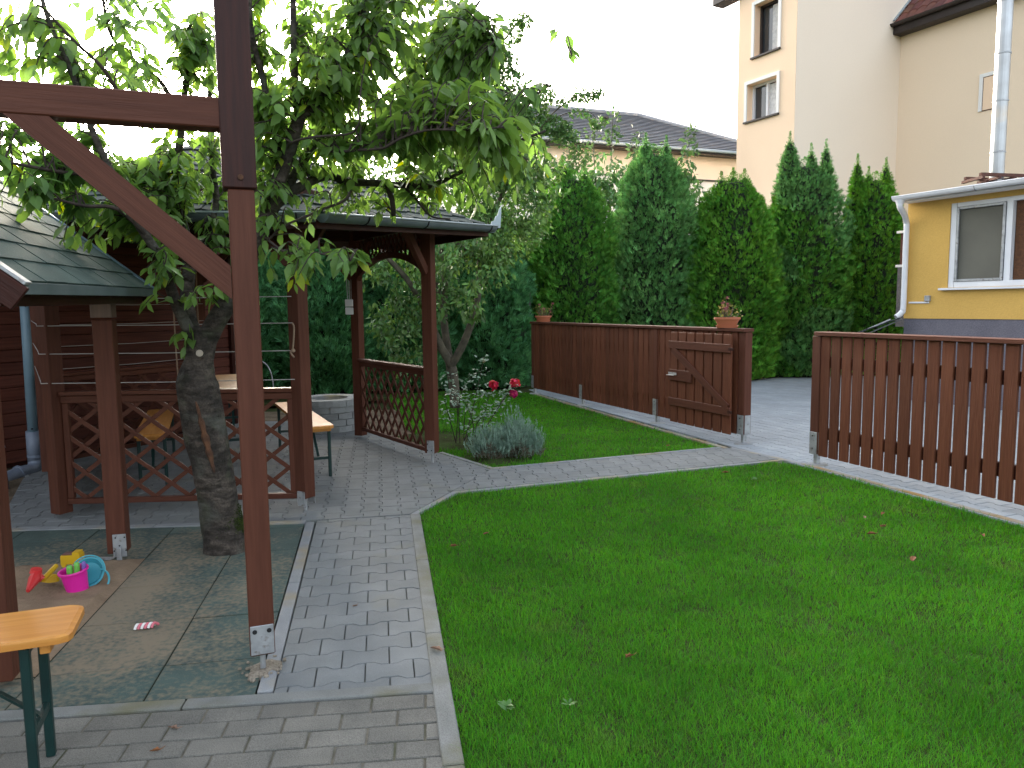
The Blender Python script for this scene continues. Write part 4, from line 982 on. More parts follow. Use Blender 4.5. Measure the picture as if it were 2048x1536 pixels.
pot(capP(4.98), .135, .085, .10, fang + R(60), 'small terracotta pot with a little pink plant at the far end of the fence cap', 5)

# ---------------------------------------------------------------- ANNEX (yellow) with big window
hd = Vector((.48, -.877)).normalized(); hn = Vector((-hd.y, hd.x)) * 1.0
hn = Vector((-.877, -.48)).normalized()       # outward normal of the walls that face the garden
ac = Vector((6.035, 11.56))
an = thing('yellow_annex', (ac.x, ac.y, 0), 'low yellow rendered annex with grey plinth and white framed windows at the right edge', 'annex')
def on(base, s_, o_, z): p = base + hd * s_ + hn * o_; return (p.x, p.y, z)
def wallbox(base, s0, s1, z0, z1, th, m, name, parent, o0=0.0):
    mb = MB(); a = on(base, s0, o0 - th / 2, (z0 + z1) / 2); b = on(base, s1, o0 - th / 2, (z0 + z1) / 2); mb.beam(a, b, th, z1 - z0); return mb.build(name, m, parent)
WS0, WS1, WZ0, WZ1 = .655, 3.4, 1.70, 2.90
wallbox(ac, 0, 7, -.05, 1.25, .3, 'plinth', 'plinth', an, .0)
wallbox(ac, 0.0, WS0, 1.25, 3.05, .28, 'stucco_yellow', 'wall', an, .012)
wallbox(ac, WS0, WS1, 1.25, WZ0, .28, 'stucco_yellow', 'wall', an, .012)
wallbox(ac, WS0, WS1, WZ1, 3.05, .28, 'stucco_yellow', 'wall', an, .012)
wallbox(ac, WS1, 7, 1.25, 3.05, .28, 'stucco_yellow', 'wall', an, .012)
mb = MB(); bk = -hn
c0_, c1_ = ac - hn * 3.2, ac + hd * .14 - hn * .3
mb.beam((ac.x + hd.x * .15 - hn.x * .29, ac.y + hd.y * .15 - hn.y * .29, 1.5), (ac.x + hd.x * .15 - hn.x * 3.5, ac.y + hd.y * .15 - hn.y * 3.5, 1.5), .3, 3.1); mb.build('end_wall', 'stucco_yellow', an)
wn = wallbox(ac, WS0, WS1, WZ0, WZ1, .03, 'glass', 'window', an, -.10)
fw_ = .075
for s_ in (WS0 + .04, WS0 + .80, WS0 + 1.63, WS1 - .04):
    board('frame_bar', on(ac, s_, -.045, WZ0), on(ac, s_, -.045, WZ1), .085, .08, 'white', wn, upv=(hd.x, hd.y, 0))
board('frame_bar', on(ac, WS0 + .085, -.045, WZ0 + .04), on(ac, WS1 - .085, -.045, WZ0 + .04), .084, .08, 'white', wn)
board('frame_bar', on(ac, WS0 + .085, -.045, WZ1 - .03), on(ac, WS1 - .085, -.045, WZ1 - .03), .084, .06, 'white', wn)
board('window_sill', on(ac, WS0 - .09, .035, WZ0 - .02), on(ac, WS1 + .08, .035, WZ0 - .02), .11, .03, 'white', wn)
s0_, s1_ = WS0 + .085, WS0 + .755
for a_, b_ in (((s0_ + .02, WZ0 + .085), (s0_ + .02, WZ1 - .065)), ((s1_ - .02, WZ0 + .085), (s1_ - .02, WZ1 - .065))): board('screen_frame', on(ac, a_[0], -.005, a_[1]), on(ac, b_[0], -.005, b_[1]), .03, .035, 'galv', wn, upv=(hd.x, hd.y, 0))
for z in (WZ0 + .10, WZ1 - .08): board('screen_frame', on(ac, s0_ + .04, -.005, z), on(ac, s1_ - .04, -.005, z), .03, .035, 'galv', wn)
wallbox(ac, s0_ + .03, s1_ - .03, WZ0 + .1, WZ1 - .08, .006, 'screen', 'insect_screen', wn, -.03)
mb = MB(); a0_, a1_ = WS0 + .85, WS0 + 1.58
nb_ = 46
for k in range(nb_):
    z = WZ0 + .09 + (WZ1 - WZ0 - .15) * k / nb_; mb.beam(on(ac, a0_, -.078, z + .012), on(ac, a1_, -.078, z + .012), .008, .021)
tag(mb.build('bamboo_blind', 'blind', wn), kind='stuff')
# roof, gutter, downpipe
ar = MB(); A0, A1 = on(ac, .03, .30, 3.06), on(ac, 7, .30, 3.06); A2, A3 = on(ac, 7, -3.4, 3.62), on(ac, .03, -3.4, 3.62)
q = [Vector(p) for p in (A0, A1, A2, A3)]; ar.add(q + [p - Vector((0, 0, .06)) for p in q], [(0, 1, 2, 3), (7, 6, 5, 4), (0, 4, 5, 1), (1, 5, 6, 2), (3, 2, 6, 7), (0, 3, 7, 4)]); ar = ar.build('roof', 'fascia', an)
mb = MB()
for j in range(16):
    for i in range(22):
        s_ = .03 + i * .33 + (.16 if j % 2 else 0); t = j / 16; o_ = .31 - 3.7 * t; z = 3.066 + .56 * t + .012
        if s_ > 6.7: continue
        p = [Vector(on(ac, s_ + .004, o_, z)), Vector(on(ac, s_ + .326, o_, z)), Vector(on(ac, s_ + .326, o_ - .24, z + .027)), Vector(on(ac, s_ + .004, o_ - .24, z + .027))]
        mb.add(p + [x - Vector((0, 0, .014)) for x in p], [(0, 1, 2, 3), (0, 4, 5, 1), (1, 5, 6, 2), (0, 3, 7, 4)])
tag(mb.build('shingles', 'tile_grey', ar), kind='stuff')
g, _, _ = gutter('gutter', on(ac, -.0, .36, 3.05), on(ac, 7, .36, 3.05), .06, 'white', an)
MB().tube([on(ac, -.0, .42, 3.052), on(ac, 7, .42, 3.052)], .008, 6).build('gutter_bead', 'white', g)
MB().tube([on(ac, 1.2, .42, 3.05), on(ac, 1.2, .40, 3.0), on(ac, 1.2, .36, 2.985)], .009, 6).build('gutter_clip', 'galv', g)
board('soffit', on(ac, .02, .16, 2.985), on(ac, 7, .16, 2.985), .28, .02, 'trim', an)
dpp = MB(); P1_, P2_ = on(ac, .10, .36, 3.0), on(ac, .03, .075, 2.62)
dpp.tube(smooth_path([P1_, on(ac, .10, .355, 2.90), on(ac, .07, .20, 2.80), on(ac, .03, .085, 2.70), P2_, on(ac, .03, .075, 2.2), on(ac, .03, .075, 1.45), on(ac, .02, .10, 1.34), on(ac, -.02, .17, 1.27)], 5), .042, 12, cap=False); dpp.build('downpipe', 'white', an, smooth=True)
MB().lathe(on(ac, .10, .36, 2.93), [(.045, 0), (.07, .07)], 12).build('outlet', 'white', an)
board('conduit', on(ac, .08, .02, 1.49), on(ac, .40, .02, 1.49), .02, .025, 'white', an)
board('junction_box', on(ac, .34, .03, 1.55), on(ac, .42, .03, 1.55), .05, .085, 'galv', an, bev=.006)
board('cellar_hatch', on(ac, -.55, .35, 1.02), on(ac, -.02, .05, 1.26), .30, .02, 'glass', an)
for o_ in (0.02, .3): board('hatch_rail', on(ac, -.6, .2 + o_, .95), on(ac, -.05, -.05 + o_, 1.24), .02, .02, 'galv', an)
# porch corner seen behind the downpipe
for s_, z0, z1, m_ in ((-.25, 2.82, 2.90, 'trim'), (-.25, 2.70, 2.76, 'trim')): pass
pr = MB(); pr.beam(on(ac, -.5, -.6, 2.35), on(ac, -.02, -.6, 2.35), .05, .5); pr.build('porch_board', 'rust', an)
pr = MB(); pr.beam(on(ac, -.6, -.7, 1.6), on(ac, -.02, -.7, 1.6), .05, 1.0); pr.build('porch_panel', 'reed', an)
for z in (2.62, 2.08): board('porch_rail', on(ac, -.55, -.55, z), on(ac, -.02, -.55, z), .03, .04, 'trim', an)

# ---------------------------------------------------------------- TALL HOUSE
hc = Vector((8.12, 22.0)); hm = Vector((.877, .48)).normalized()
th_ = thing('peach_house', (hc.x, hc.y, 0), 'tall peach and beige rendered house with white trimmed windows and a brown tiled side roof', 'house')
LW = 2.20
def hp(s_, o_, z): p = hc - hd * s_ + hn * o_; return (p.x, p.y, z)      # s_ runs away from the camera along the left face
HT = 13.0
wins = [(.65, 1.80, 7.02, 8.10, 'white'), (.65, 1.56, 8.85, 10.34, 'fascia')]
# left face built round its two window openings
def lbox(s0, s1, z0, z1):
    mb = MB(); mb.beam(hp(s0, -.2, (z0 + z1) / 2), hp(s1, -.2, (z0 + z1) / 2), .4, z1 - z0); mb.build('wall', 'stucco_peach', th_)
lbox(0, .65, 0, HT); lbox(1.80, LW, 0, HT); lbox(.65, 1.80, 0, wins[0][2]); lbox(.65, 1.80, wins[0][3], wins[1][2]); lbox(.65, 1.80, wins[1][3], HT)
lbox(1.56, 1.80, wins[1][2], wins[1][3])
for s0, s1, z0, z1, fm in wins:
    tw = .10
    W_ = MB(); W_.beam(hp(s0, -.30, (z0 + z1) / 2), hp(s1, -.30, (z0 + z1) / 2), .03, z1 - z0); W_ = W_.build('window', 'glass', th_)
    for s_ in (s0 - tw / 2, s1 + tw / 2): board('trim_board', hp(s_, .02, z0), hp(s_, .02, z1 + tw), .04, tw, 'trim', W_, upv=(hd.x, hd.y, 0))
    board('trim_board', hp(s0 + .001, .02, z1 + tw / 2), hp(s1 - .001, .02, z1 + tw / 2), .04, tw, 'trim', W_)
    board('window_sill', hp(s0 - tw, .03, z0 - .03), hp(s1 + tw, .03, z0 - .03), .09, .05, 'fascia', W_)
    fr = .07
    for s_ in (s0 + fr / 2, s1 - fr / 2) + (((s0 + s1) / 2,) if fm == 'white' else ()): board('frame_bar', hp(s_, -.25, z0), hp(s_, -.25, z1), .07, fr, fm, W_, upv=(hd.x, hd.y, 0))
    for z in (z0 + fr / 2, z1 - fr / 2): board('frame_bar', hp(s0 + fr, -.25, z), hp(s1 - fr, -.25, z), .069, fr, fm, W_)
    mb = MB(); mb.beam(hp(s0 + .12, -.275, (z0 + z1) / 2), hp(s0 + (s1 - s0) * .52, -.275, (z0 + z1) / 2), .01, z1 - z0 - .2); mb.build('curtain', 'curtain', W_)
# front (middle) face and concave corner
mf = MB(); a = hc; L2_ = 4.62
mf.add([(a.x, a.y, 0), (a.x + hm.x * L2_, a.y + hm.y * L2_, 0), (a.x + hm.x * L2_, a.y + hm.y * L2_, HT), (a.x, a.y, HT),
        (a.x - hd.x * 0 - hd.x * .002, a.y - hd.y * .002, 0)], [(0, 1, 2, 3)])
mfo = Vector((-hd.x, -hd.y))
q = [Vector((a.x, a.y)) + hd * .004, Vector((a.x, a.y)) + hm * L2_ + hd * .004]
mb = MB(); mb.beam((q[0].x + hm.x * .012 - hd.x * .1, q[0].y + hm.y * .012 - hd.y * .1, HT / 2), (q[1].x + hm.x * .5 - hd.x * .1, q[1].y + hm.y * .5 - hd.y * .1, HT / 2), .2, HT - .01); mb.build('wall', 'stucco_beige', th_)
cc = hc + hm * L2_
mb = MB(); mb.beam((cc.x + hm.x * .15 - hd.x * .4, cc.y + hm.y * .15 - hd.y * .4, 4.95), (cc.x + hm.x * .15 + hd.x * 12, cc.y + hm.y * .15 + hd.y * 12, 4.95), .3, 9.9); mb.build('wall', 'stucco_warm', th_)
def rp_(s_, o_, z): p = cc + hd * s_ + hn * o_; return Vector((p.x, p.y, z))
# eave: soffit, fascia, gutter; tiles above
EZ_ = 9.72
board('soffit', rp_(.0, .18, EZ_), rp_(12, .18, EZ_), .36, .10, 'fascia', th_, bev=.01)
board('fascia', rp_(-.0, .372, EZ_ + .10), rp_(12, .372, EZ_ + .10), .03, .30, 'fascia', th_, bev=.01)
gutter('gutter', rp_(-.12, .47, EZ_ + .25), rp_(12, .47, EZ_ + .25), .085, 'fascia', th_)
tr = MB(); q = [rp_(-.0, .40, EZ_ + .26), rp_(12, .40, EZ_ + .26), rp_(12, -3.4, EZ_ + .26 + 3.4), rp_(-.0, -3.4, EZ_ + .26 + 3.4)]; tr.add(q, [(0, 1, 2, 3)]); tr = tr.build('roof', 'fascia', th_)
mb = MB(); rows, cols = 12, 36
for j in range(rows):
    for i in range(cols):
        s_ = .02 + i * .30 + (.0 if j % 2 else .0); o_ = .44 - j * .30; z = EZ_ + .27 + (j * .30 - .04) + .03
        e = []
        for k in range(5):
            g_ = k / 4; hump = math.sin(math.pi * g_) * .05; e.append(rp_(s_ + .29 * g_, o_, z + hump)); 
        f_ = [p + (rp_(0, -.33, .33) - rp_(0, 0, 0)) + Vector((0, 0, -.03)) for p in e]
        b_ = [p - Vector((0, 0, .04)) for p in e]
        mb.add(e + f_ + b_, [(k, k + 1, 6 + k, 5 + k) for k in range(4)] + [(10 + k, 11 + k, k + 1, k) for k in range(4)])
tag(mb.build('roof_tiles', 'tile_red', tr), kind='stuff')
board('verge_flashing', rp_(.02, .42, EZ_ + .36), rp_(.02, -3.4, EZ_ + .36 + 3.8), .12, .03, 'zinc', th_, upv=(hn.x, hn.y, 1))
# small window behind the flue
zz0, zz1 = 6.85, 7.78; s0, s1 = 2.60, 3.16
W_ = MB(); W_.beam(rp_(s0, .01, (zz0 + zz1) / 2), rp_(s1, .01, (zz0 + zz1) / 2), .02, zz1 - zz0); W_ = W_.build('window', 'rust', th_)
for s_ in (s0 - .05, s1 + .05): board('trim_board', rp_(s_, .02, zz0), rp_(s_, .02, zz1 + .1), .05, .10, 'trim', W_, upv=(hd.x, hd.y, 0))
board('trim_board', rp_(s0 + .001, .02, zz1 + .05), rp_(s1 - .001, .02, zz1 + .05), .05, .10, 'trim', W_)
mb = MB(); mb.beam(rp_(s0 + .02, .026, (zz0 + zz1) / 2), rp_(s0 + .30, .026, (zz0 + zz1) / 2), .012, zz1 - zz0 - .04); mb.build('shutter', 'stucco_peach', W_)
# tower eave corner at the top left, gutter edge on the left face
board('eave_end', hp(2.12, .12, 10.86), hp(3.0, .12, 10.86), .45, .26, 'fascia', th_, bev=.02)
tr2 = MB(); q = [Vector(hp(-.3, .3, HT)), Vector(hp(3, .3, HT)), Vector(hp(3, -6, HT + 2.6)), Vector(hp(-.3, -6, HT + 2.6))]; tr2.add(q + [p - Vector((0, 0, .2)) for p in q], [(0, 1, 2, 3), (0, 4, 5, 1), (7, 6, 5, 4), (0, 3, 7, 4)]); tr2.build('roof', 'tile_red', th_)
board('porch_roof', hp(-.4, .9, 3.25), hp(4.2, .9, 3.15), 1.4, .10, 'trim', th_)
board('downpipe', rp_(4.35, .06, 0), rp_(4.35, .06, 9.6), .10, .10, 'fascia', th_)
# ---- stainless flue on the annex roof
fl_ = thing('chimney_flue', (7.868,12.400,3.431), 'tall stainless steel flue pipe rising from a rusty frame on the annex roof', 'chimney')
f0 = Vector((7.873,12.400,3.352)); f1 = Vector((7.855,12.400,6.679)); f1.x = f0.x; f1.y = f0.y
segs = [0, .16, .40, .62, .86, 1.0]
for a_, b_ in zip(segs, segs[1:]):
    p, q = f0 + (f1 - f0) * (a_ + .001), f0 + (f1 - f0) * (b_ - .001)
    sg = MB().tube([p, q], .108, 20).build('pipe_section', 'flue', fl_, smooth=False)
    MB().tube([q - Vector((0, 0, .012)), q + Vector((0, 0, .012))], .116, 20).build('joint_band', 'galv', sg)
for dz in (0, ):
    for o_ in (-.2, .2): board('frame_bar', (f0.x - .45, f0.y + o_ - .1, f0.z + .14), (f0.x + .42, f0.y + o_ + .1, f0.z + .14), .05, .05, 'rust', fl_)
    for o_ in (-.43, -.14, .14, .40): board('frame_bar', (f0.x + o_, f0.y - .28 + o_ * .2, f0.z + .09), (f0.x + o_, f0.y + .28 + o_ * .2, f0.z + .09), .045, .045, 'rust', fl_)
    for o_ in (-.25, .25): board('frame_leg', (f0.x + o_, f0.y - .15, f0.z - .35), (f0.x + o_, f0.y - .15, f0.z + .07), .05, .05, 'rust', fl_)

# ---------------------------------------------------------------- FAR HOUSE with grey hipped roof
fe = Vector((.93, .36)).normalized(); fno = Vector((-fe.y, fe.x)); FL = Vector((2.3, 30.0)) - fe * 4.0
fh = thing('far_house', (FL.x, FL.y, 0), 'cream and white house with a grey tiled hipped roof beyond the hedge', 'house')
EZF = 7.92; LF, DF = 14.6, 9.4
def ff(s_, o_, z): p = FL + fe * s_ + fno * o_; return Vector((p.x, p.y, z))
mb = MB(); mb.beam(ff(.6, DF / 2, 3.4), ff(LF - .6, DF / 2, 3.4), DF - 1.2, 6.8); mb.build('wall', 'trim', fh)
mb = MB(); mb.beam(ff(.57, DF / 2, 7.33), ff(LF - .57, DF / 2, 7.33), DF - 1.14, 1.04); mb.build('upper_wall', 'stucco_beige', fh)
board('band', ff(.5, .54, 6.80), ff(LF - .5, .54, 6.80), .05, .05, 'fascia', fh)
inset = DF / 2; RZF = 10.35
r1, r2 = ff(inset, inset, RZF), ff(LF - inset, inset, RZF); cs = [ff(0, 0, EZF), ff(LF, 0, EZF), ff(LF, DF, EZF), ff(0, DF, EZF)]
mb = MB(); mb.add(cs + [r1, r2], [(0, 1, 5, 4), (1, 2, 5), (2, 3, 4, 5), (3, 0, 4), (0, 3, 2, 1)]); rfo = mb.build('roof', 'fascia', fh)
mb = MB(); nr = 20
for k in range(nr):      # stepped courses of tiles on the two visible slopes
    t0, t1 = k / nr, (k + 1) / nr + .004; up_ = Vector((0, 0, .062)); lo_ = Vector((0, 0, .012))
    for (A, B, C_, D_) in ((cs[0], cs[1], r1, r2), (cs[1], cs[2], r2, r2), (cs[3], cs[0], r1, r1)):
        a, b = A + (C_ - A) * t0, B + (D_ - B) * t0; c, d = A + (C_ - A) * t1, B + (D_ - B) * t1
        n_ = max(1, int((b - a).length / .9))
        for i in range(n_):
            f0_, f1_ = i / n_, (i + 1) / n_
            mb.add([a.lerp(b, f0_) + up_, a.lerp(b, f1_) + up_, c.lerp(d, f1_) + lo_, c.lerp(d, f0_) + lo_, (a + (C_ - A) * .022).lerp(b + (D_ - B) * .022, f0_), (a + (C_ - A) * .022).lerp(b + (D_ - B) * .022, f1_)], [(0, 1, 2, 3), (4, 5, 1, 0)])
tag(mb.build('roof_tiles', 'tile_grey', rfo), kind='stuff')
for a, b in ((cs[0], r1), (cs[1], r2), (r1, r2)): MB().tube([a + Vector((0, 0, .08)), b + Vector((0, 0, .08))], .10, 8).build('ridge_tiles', 'tile_grey', rfo)
board('gutter', ff(-.05, -.08, EZF - .02), ff(LF, -.08, EZF - .02), .13, .13, 'zinc', fh, bev=.03)
board('eave_board', ff(.1, .25, EZF - .12), ff(LF - .1, .25, EZF - .12), .5, .06, 'fascia', fh)
vp = Vector((4.244,34.000,9.142)); MB().lathe((vp.x, vp.y, vp.z - .5), [(.11, 0), (.11, .75), (.17, .76), (.17, .84), (.10, .85), (.10, 1.0), (.16, 1.02), (.16, 1.1), (.001, 1.12)], 12).build('vent_pipe', 'fascia', rfo)

# ================================================================ PLANTS
LEAF_T = [(0, 0, 0), (.22, .15, .05), (.22, -.15, .05), (.30, 0, -.0), (.52, .215, .02), (.52, -.215, .02), (.62, 0, -.05), (.82, .10, -.08), (.82, -.10, -.08), (1, 0, -.16)]
LEAF_F = [(0, 3, 1), (0, 2, 3), (1, 3, 4), (3, 6, 4), (2, 5, 3), (3, 5, 6), (4, 6, 7), (5, 8, 6), (6, 9, 7), (6, 8, 9)]
FOLD_T = [(0, 0, 0), (.45, .24, .07), (.45, -.24, .07), (.5, 0, -.02), (1, 0, -.10)]
FOLD_F = [(0, 3, 1), (0, 2, 3), (1, 3, 4), (3, 2, 4)]
# ---------------------------------------------------------------- cherry tree
tb = Vector((-1.82, 4.60, 0))
ct = thing('cherry_tree', tb, 'leafy cherry tree with a thick scarred leaning trunk growing through the play mats', 'tree')
trunk_pts = [(-1.80, 4.60, -.05), (-1.815, 4.60, .06), (-1.837,4.600,0.187), (-1.854,4.580,0.448), (-1.879,4.560,0.704), (-1.903,4.550,0.922), (-1.920,4.550,1.061), (-1.901,4.550,1.183), (-1.877,4.550,1.289), (-1.857,4.560,1.394)]
tp = smooth_path(trunk_pts, 5); n_ = len(tp)
def trad(z):
    K = [(-.1, .135), (.05, .128), (.25, .118), (.6, .120), (.9, .125), (1.05, .122), (1.13, .100), (1.2, .082), (1.35, .088), (1.5, .09)]
    for (a, r1_), (b, r2_) in zip(K, K[1:]):
        if z <= b: return r1_ + (r2_ - r1_) * max(0, (z - a) / (b - a))
    return .08
mb = MB(); mb.tube(tp, [trad(p.z) for p in tp], 28)
for i, v in enumerate(mb.v):
    c = tp[min(i // 28, n_ - 1)]; d = Vector(v) - c; a = math.atan2(d.y, d.x)
    k = 1 + .10 * noise.noise(Vector((v[0] * 7, v[1] * 7, v[2] * 5))) + .05 * noise.noise(Vector((v[0] * 25, v[1] * 25, v[2] * 14)))
    if v[2] < .15: k += .10 * (0.15 - v[2]) / .15
    mb.v[i] = tuple(c + d * k)
trunk = mb.build('trunk', 'bark', ct, smooth=True)
# scar, sawn stub, moss on the trunk
fwd = Vector((-.2, -1, 0)).normalized()
def on_trunk(px_shift, z):
    k_ = next((i for i in range(1, len(tp)) if tp[i].z >= z), len(tp) - 1); c = tp[k_ - 1].lerp(tp[k_], (z - tp[k_ - 1].z) / max(1e-4, tp[k_].z - tp[k_ - 1].z)); r = trad(z) * 1.03; a = px_shift
    d = Vector((math.sin(a) * 1, -math.cos(a), 0)); d = Matrix.Rotation(R(20), 3, 'Z') @ d
    return c + d * r, d
mb = MB(); N = 14; rows_ = []
for k in range(N + 1):
    z = .52 + .44 * k / N; wv = (.085 * math.sin(math.pi * (k / N) ** .8) + .02) * (1 + .3 * math.sin(k * 2.1)); cx_ = .10 - .22 * (k / N) 
    row = []
    for m_ in range(5):
        a = cx_ + wv * 3.0 * (m_ / 4 - .5); p, d = on_trunk(a, z); p = p - d * (.004 - .012 * (abs(m_ - 2) < 1.5)) ; row.append(tuple(p + d * .004))
    rows_.append(row)
V = [v for r_ in rows_ for v in r_]; F = [(5 * k + m_, 5 * k + m_ + 1, 5 * k + m_ + 6, 5 * k + m_ + 5) for k in range(N) for m_ in range(4)]
mb.add(V, F); mb.build('bark_scar', 'wound', trunk)
p, d = on_trunk(-.02, 1.245); MB().tube([p - d * .04, p + d * .012], [.034, .028], 14).build('pruned_stub', 'bark', trunk)
MB().tube([p + d * .012, p + d * .016], [.021, .020], 14).build('sawn_face', 'cut', trunk)
n = 4200; O = []; Xs = []
for _ in range(n):
    a = random.gauss(1.15, .45); z = abs(random.gauss(0, .12)); 
    if z > .30 - abs(a - 1.2) * .1: continue
    p, d = on_trunk(a, z); O.append(tuple(p)); Xs.append((d.x + random.gauss(0, .5), d.y + random.gauss(0, .5), random.gauss(.2, .6)))
n = len(O); tag(scatter('moss', [(0, -.5, 0), (0, .5, 0), (1, 0, 0)], [(0, 1, 2)], np.array(O), np.array(Xs), rng.normal(0, 1, (n, 3)), rng.uniform(.005, .012, n), 'moss', trunk, org=tuple(tb)), kind='stuff')
BR = [  # (points, start radius, end radius)
 ([(-1.869,4.560,1.288), (-1.760,4.520,1.439), (-1.656,4.500,1.587), (-1.544,4.500,1.806), (-1.445,4.500,2.024), (-1.359,4.500,2.253), (-1.265,4.450,2.456), (-1.200,4.400,2.583)], .066, .036),
 ([(-1.200,4.400,2.569), (-1.202,4.400,2.816), (-1.184,4.350,3.042), (-1.150,4.300,3.389)], .026, .014),
 ([(-1.200,4.400,2.575), (-1.107,4.400,2.637), (-0.999,4.450,2.815), (-0.897,4.500,2.995), (-0.835,4.550,3.164), (-0.802,4.600,3.406)], .026, .014),
 ([(-1.346,4.500,2.282), (-1.371,4.500,2.510), (-1.417,4.400,2.873), (-1.415,4.300,3.080), (-1.390,4.300,3.314)], .024, .012),
 ([(-1.505,4.500,1.879), (-1.395,4.600,2.138), (-1.262,4.700,2.390), (-1.111,4.800,2.649), (-0.952,4.900,2.916), (-0.820,5.000,3.175), (-0.700,5.100,3.425), (-0.630,5.100,3.641)], .036, .014),
 ([(-1.395,4.600,2.138), (-1.223,4.700,2.279), (-1.123,4.800,2.331), (-1.010,4.850,2.295), (-0.797,4.900,2.282), (-0.644,4.950,2.281), (-0.520,5.000,2.285), (-0.323,5.000,2.372), (-0.159,5.000,2.433), (0.037,5.000,2.542), (0.232,5.000,2.628)], .034, .008),
 ([(-0.781,4.900,2.281), (-0.749,4.900,2.187), (-0.753,4.950,2.092)], .020, .016),
 ([(-0.683,4.950,2.282), (-0.589,4.950,2.160), (-0.513,4.950,2.090), (-0.390,4.950,2.075)], .010, .005),
 ([(-1.010,4.850,2.295), (-0.991,4.600,2.148), (-1.119,4.500,2.078), (-1.299,4.400,1.982), (-1.389,4.400,1.898)], .010, .006),
 ([(-1.155,4.700,2.463), (-0.910,4.400,2.394), (-0.705,4.200,2.367), (-0.580,4.100,2.400), (-0.410,4.000,2.409), (-0.223,3.900,2.384), (-0.020,3.800,2.374)], .010, .004),
 ([(-1.312,4.500,2.396), (-1.166,4.300,2.442), (-0.872,4.100,2.411), (-0.787,4.000,2.443), (-0.790,4.000,2.506)], .008, .004),
 ([(-0.759,4.900,2.499), (-0.691,4.900,2.683), (-0.603,5.000,2.909), (-0.486,5.000,3.079), (-0.312,5.100,3.327), (-0.183,5.200,3.520)], .022, .008),
 ([(-1.866,4.550,1.259), (-1.909,4.500,1.367), (-1.940,4.420,1.516), (-1.959,4.360,1.631), (-1.973,4.300,1.756), (-1.988,4.200,1.887), (-2.033,4.100,2.038), (-2.094,4.050,2.213), (-2.146,4.000,2.408), (-2.191,3.950,2.644), (-2.256,3.900,2.896), (-2.316,3.900,3.086)], .042, .010),
 ([(-1.897,4.580,1.257), (-1.990,4.660,1.408), (-2.024,4.720,1.594), (-2.027,4.780,1.767), (-2.044,4.800,1.971), (-2.116,4.850,2.195), (-2.132,4.900,2.421), (-2.103,4.950,2.643), (-2.077,5.000,2.910), (-2.044,5.000,3.280)], .056, .016),
 ([(-2.103,4.950,2.643), (-2.166,4.900,2.914), (-2.358,4.800,3.066), (-2.404,4.700,3.178), (-2.419,4.700,3.408)], .018, .008),
 ([(-2.010,4.700,1.686), (-1.967,4.900,1.916), (-1.927,5.000,2.214), (-1.965,5.100,2.553), (-2.001,5.200,3.062), (-2.078,5.300,3.515)], .030, .012),
 ([(-1.988,4.200,1.887), (-2.054,4.000,2.026), (-2.167,3.900,2.039), (-2.257,3.800,2.064), (-2.364,3.700,2.086)], .014, .005),
 ([(-2.094,4.050,2.213), (-2.231,3.900,2.202), (-2.307,3.700,2.203), (-2.429,3.600,2.220)], .014, .006),
 ([(-2.003,4.000,2.607), (-2.044,3.900,2.725), (-2.132,3.850,2.829), (-2.238,3.800,2.976)], .012, .006),
 ([(-1.446,4.400,1.927), (-1.219,4.200,1.811), (-1.028,4.100,1.788), (-0.846,4.000,1.753)], .008, .003),
 ([(-1.706,4.500,1.528), (-1.734,4.400,1.673), (-1.757,4.350,1.785), (-1.764,4.300,1.894)], .020, .008),
 ([(-0.470,5.000,3.078), (-0.266,4.800,3.072), (-0.048,4.600,3.033)], .010, .004),
 ([(-0.061,5.000,2.480), (0.100,4.800,2.711), (0.275,4.600,2.830), (0.371,4.500,2.940)], .006, .002),
]
nodes_ = []
for k, (P, ra, rb) in enumerate(BR):
    sp = smooth_path(P, 5); N = len(sp); rad = [ra + (rb - ra) * (i / (N - 1)) ** .8 for i in range(N)]
    sp = [p + Vector((noise.noise(p * 3 + Vector((k, 0, 0))), noise.noise(p * 3 + Vector((0, k, 5))), noise.noise(p * 3 + Vector((0, 9, k))))) * .02 * min(1, i / 4) for i, p in enumerate(sp)]
    MB().tube(sp, rad, 10 if ra > .02 else 7).build('branch', 'bark' if ra > .02 else 'twig', ct, smooth=True)
    nodes_ += [(p, r_) for p, r_ in zip(sp, rad)]
NP = np.array([tuple(p) for p, _ in nodes_])
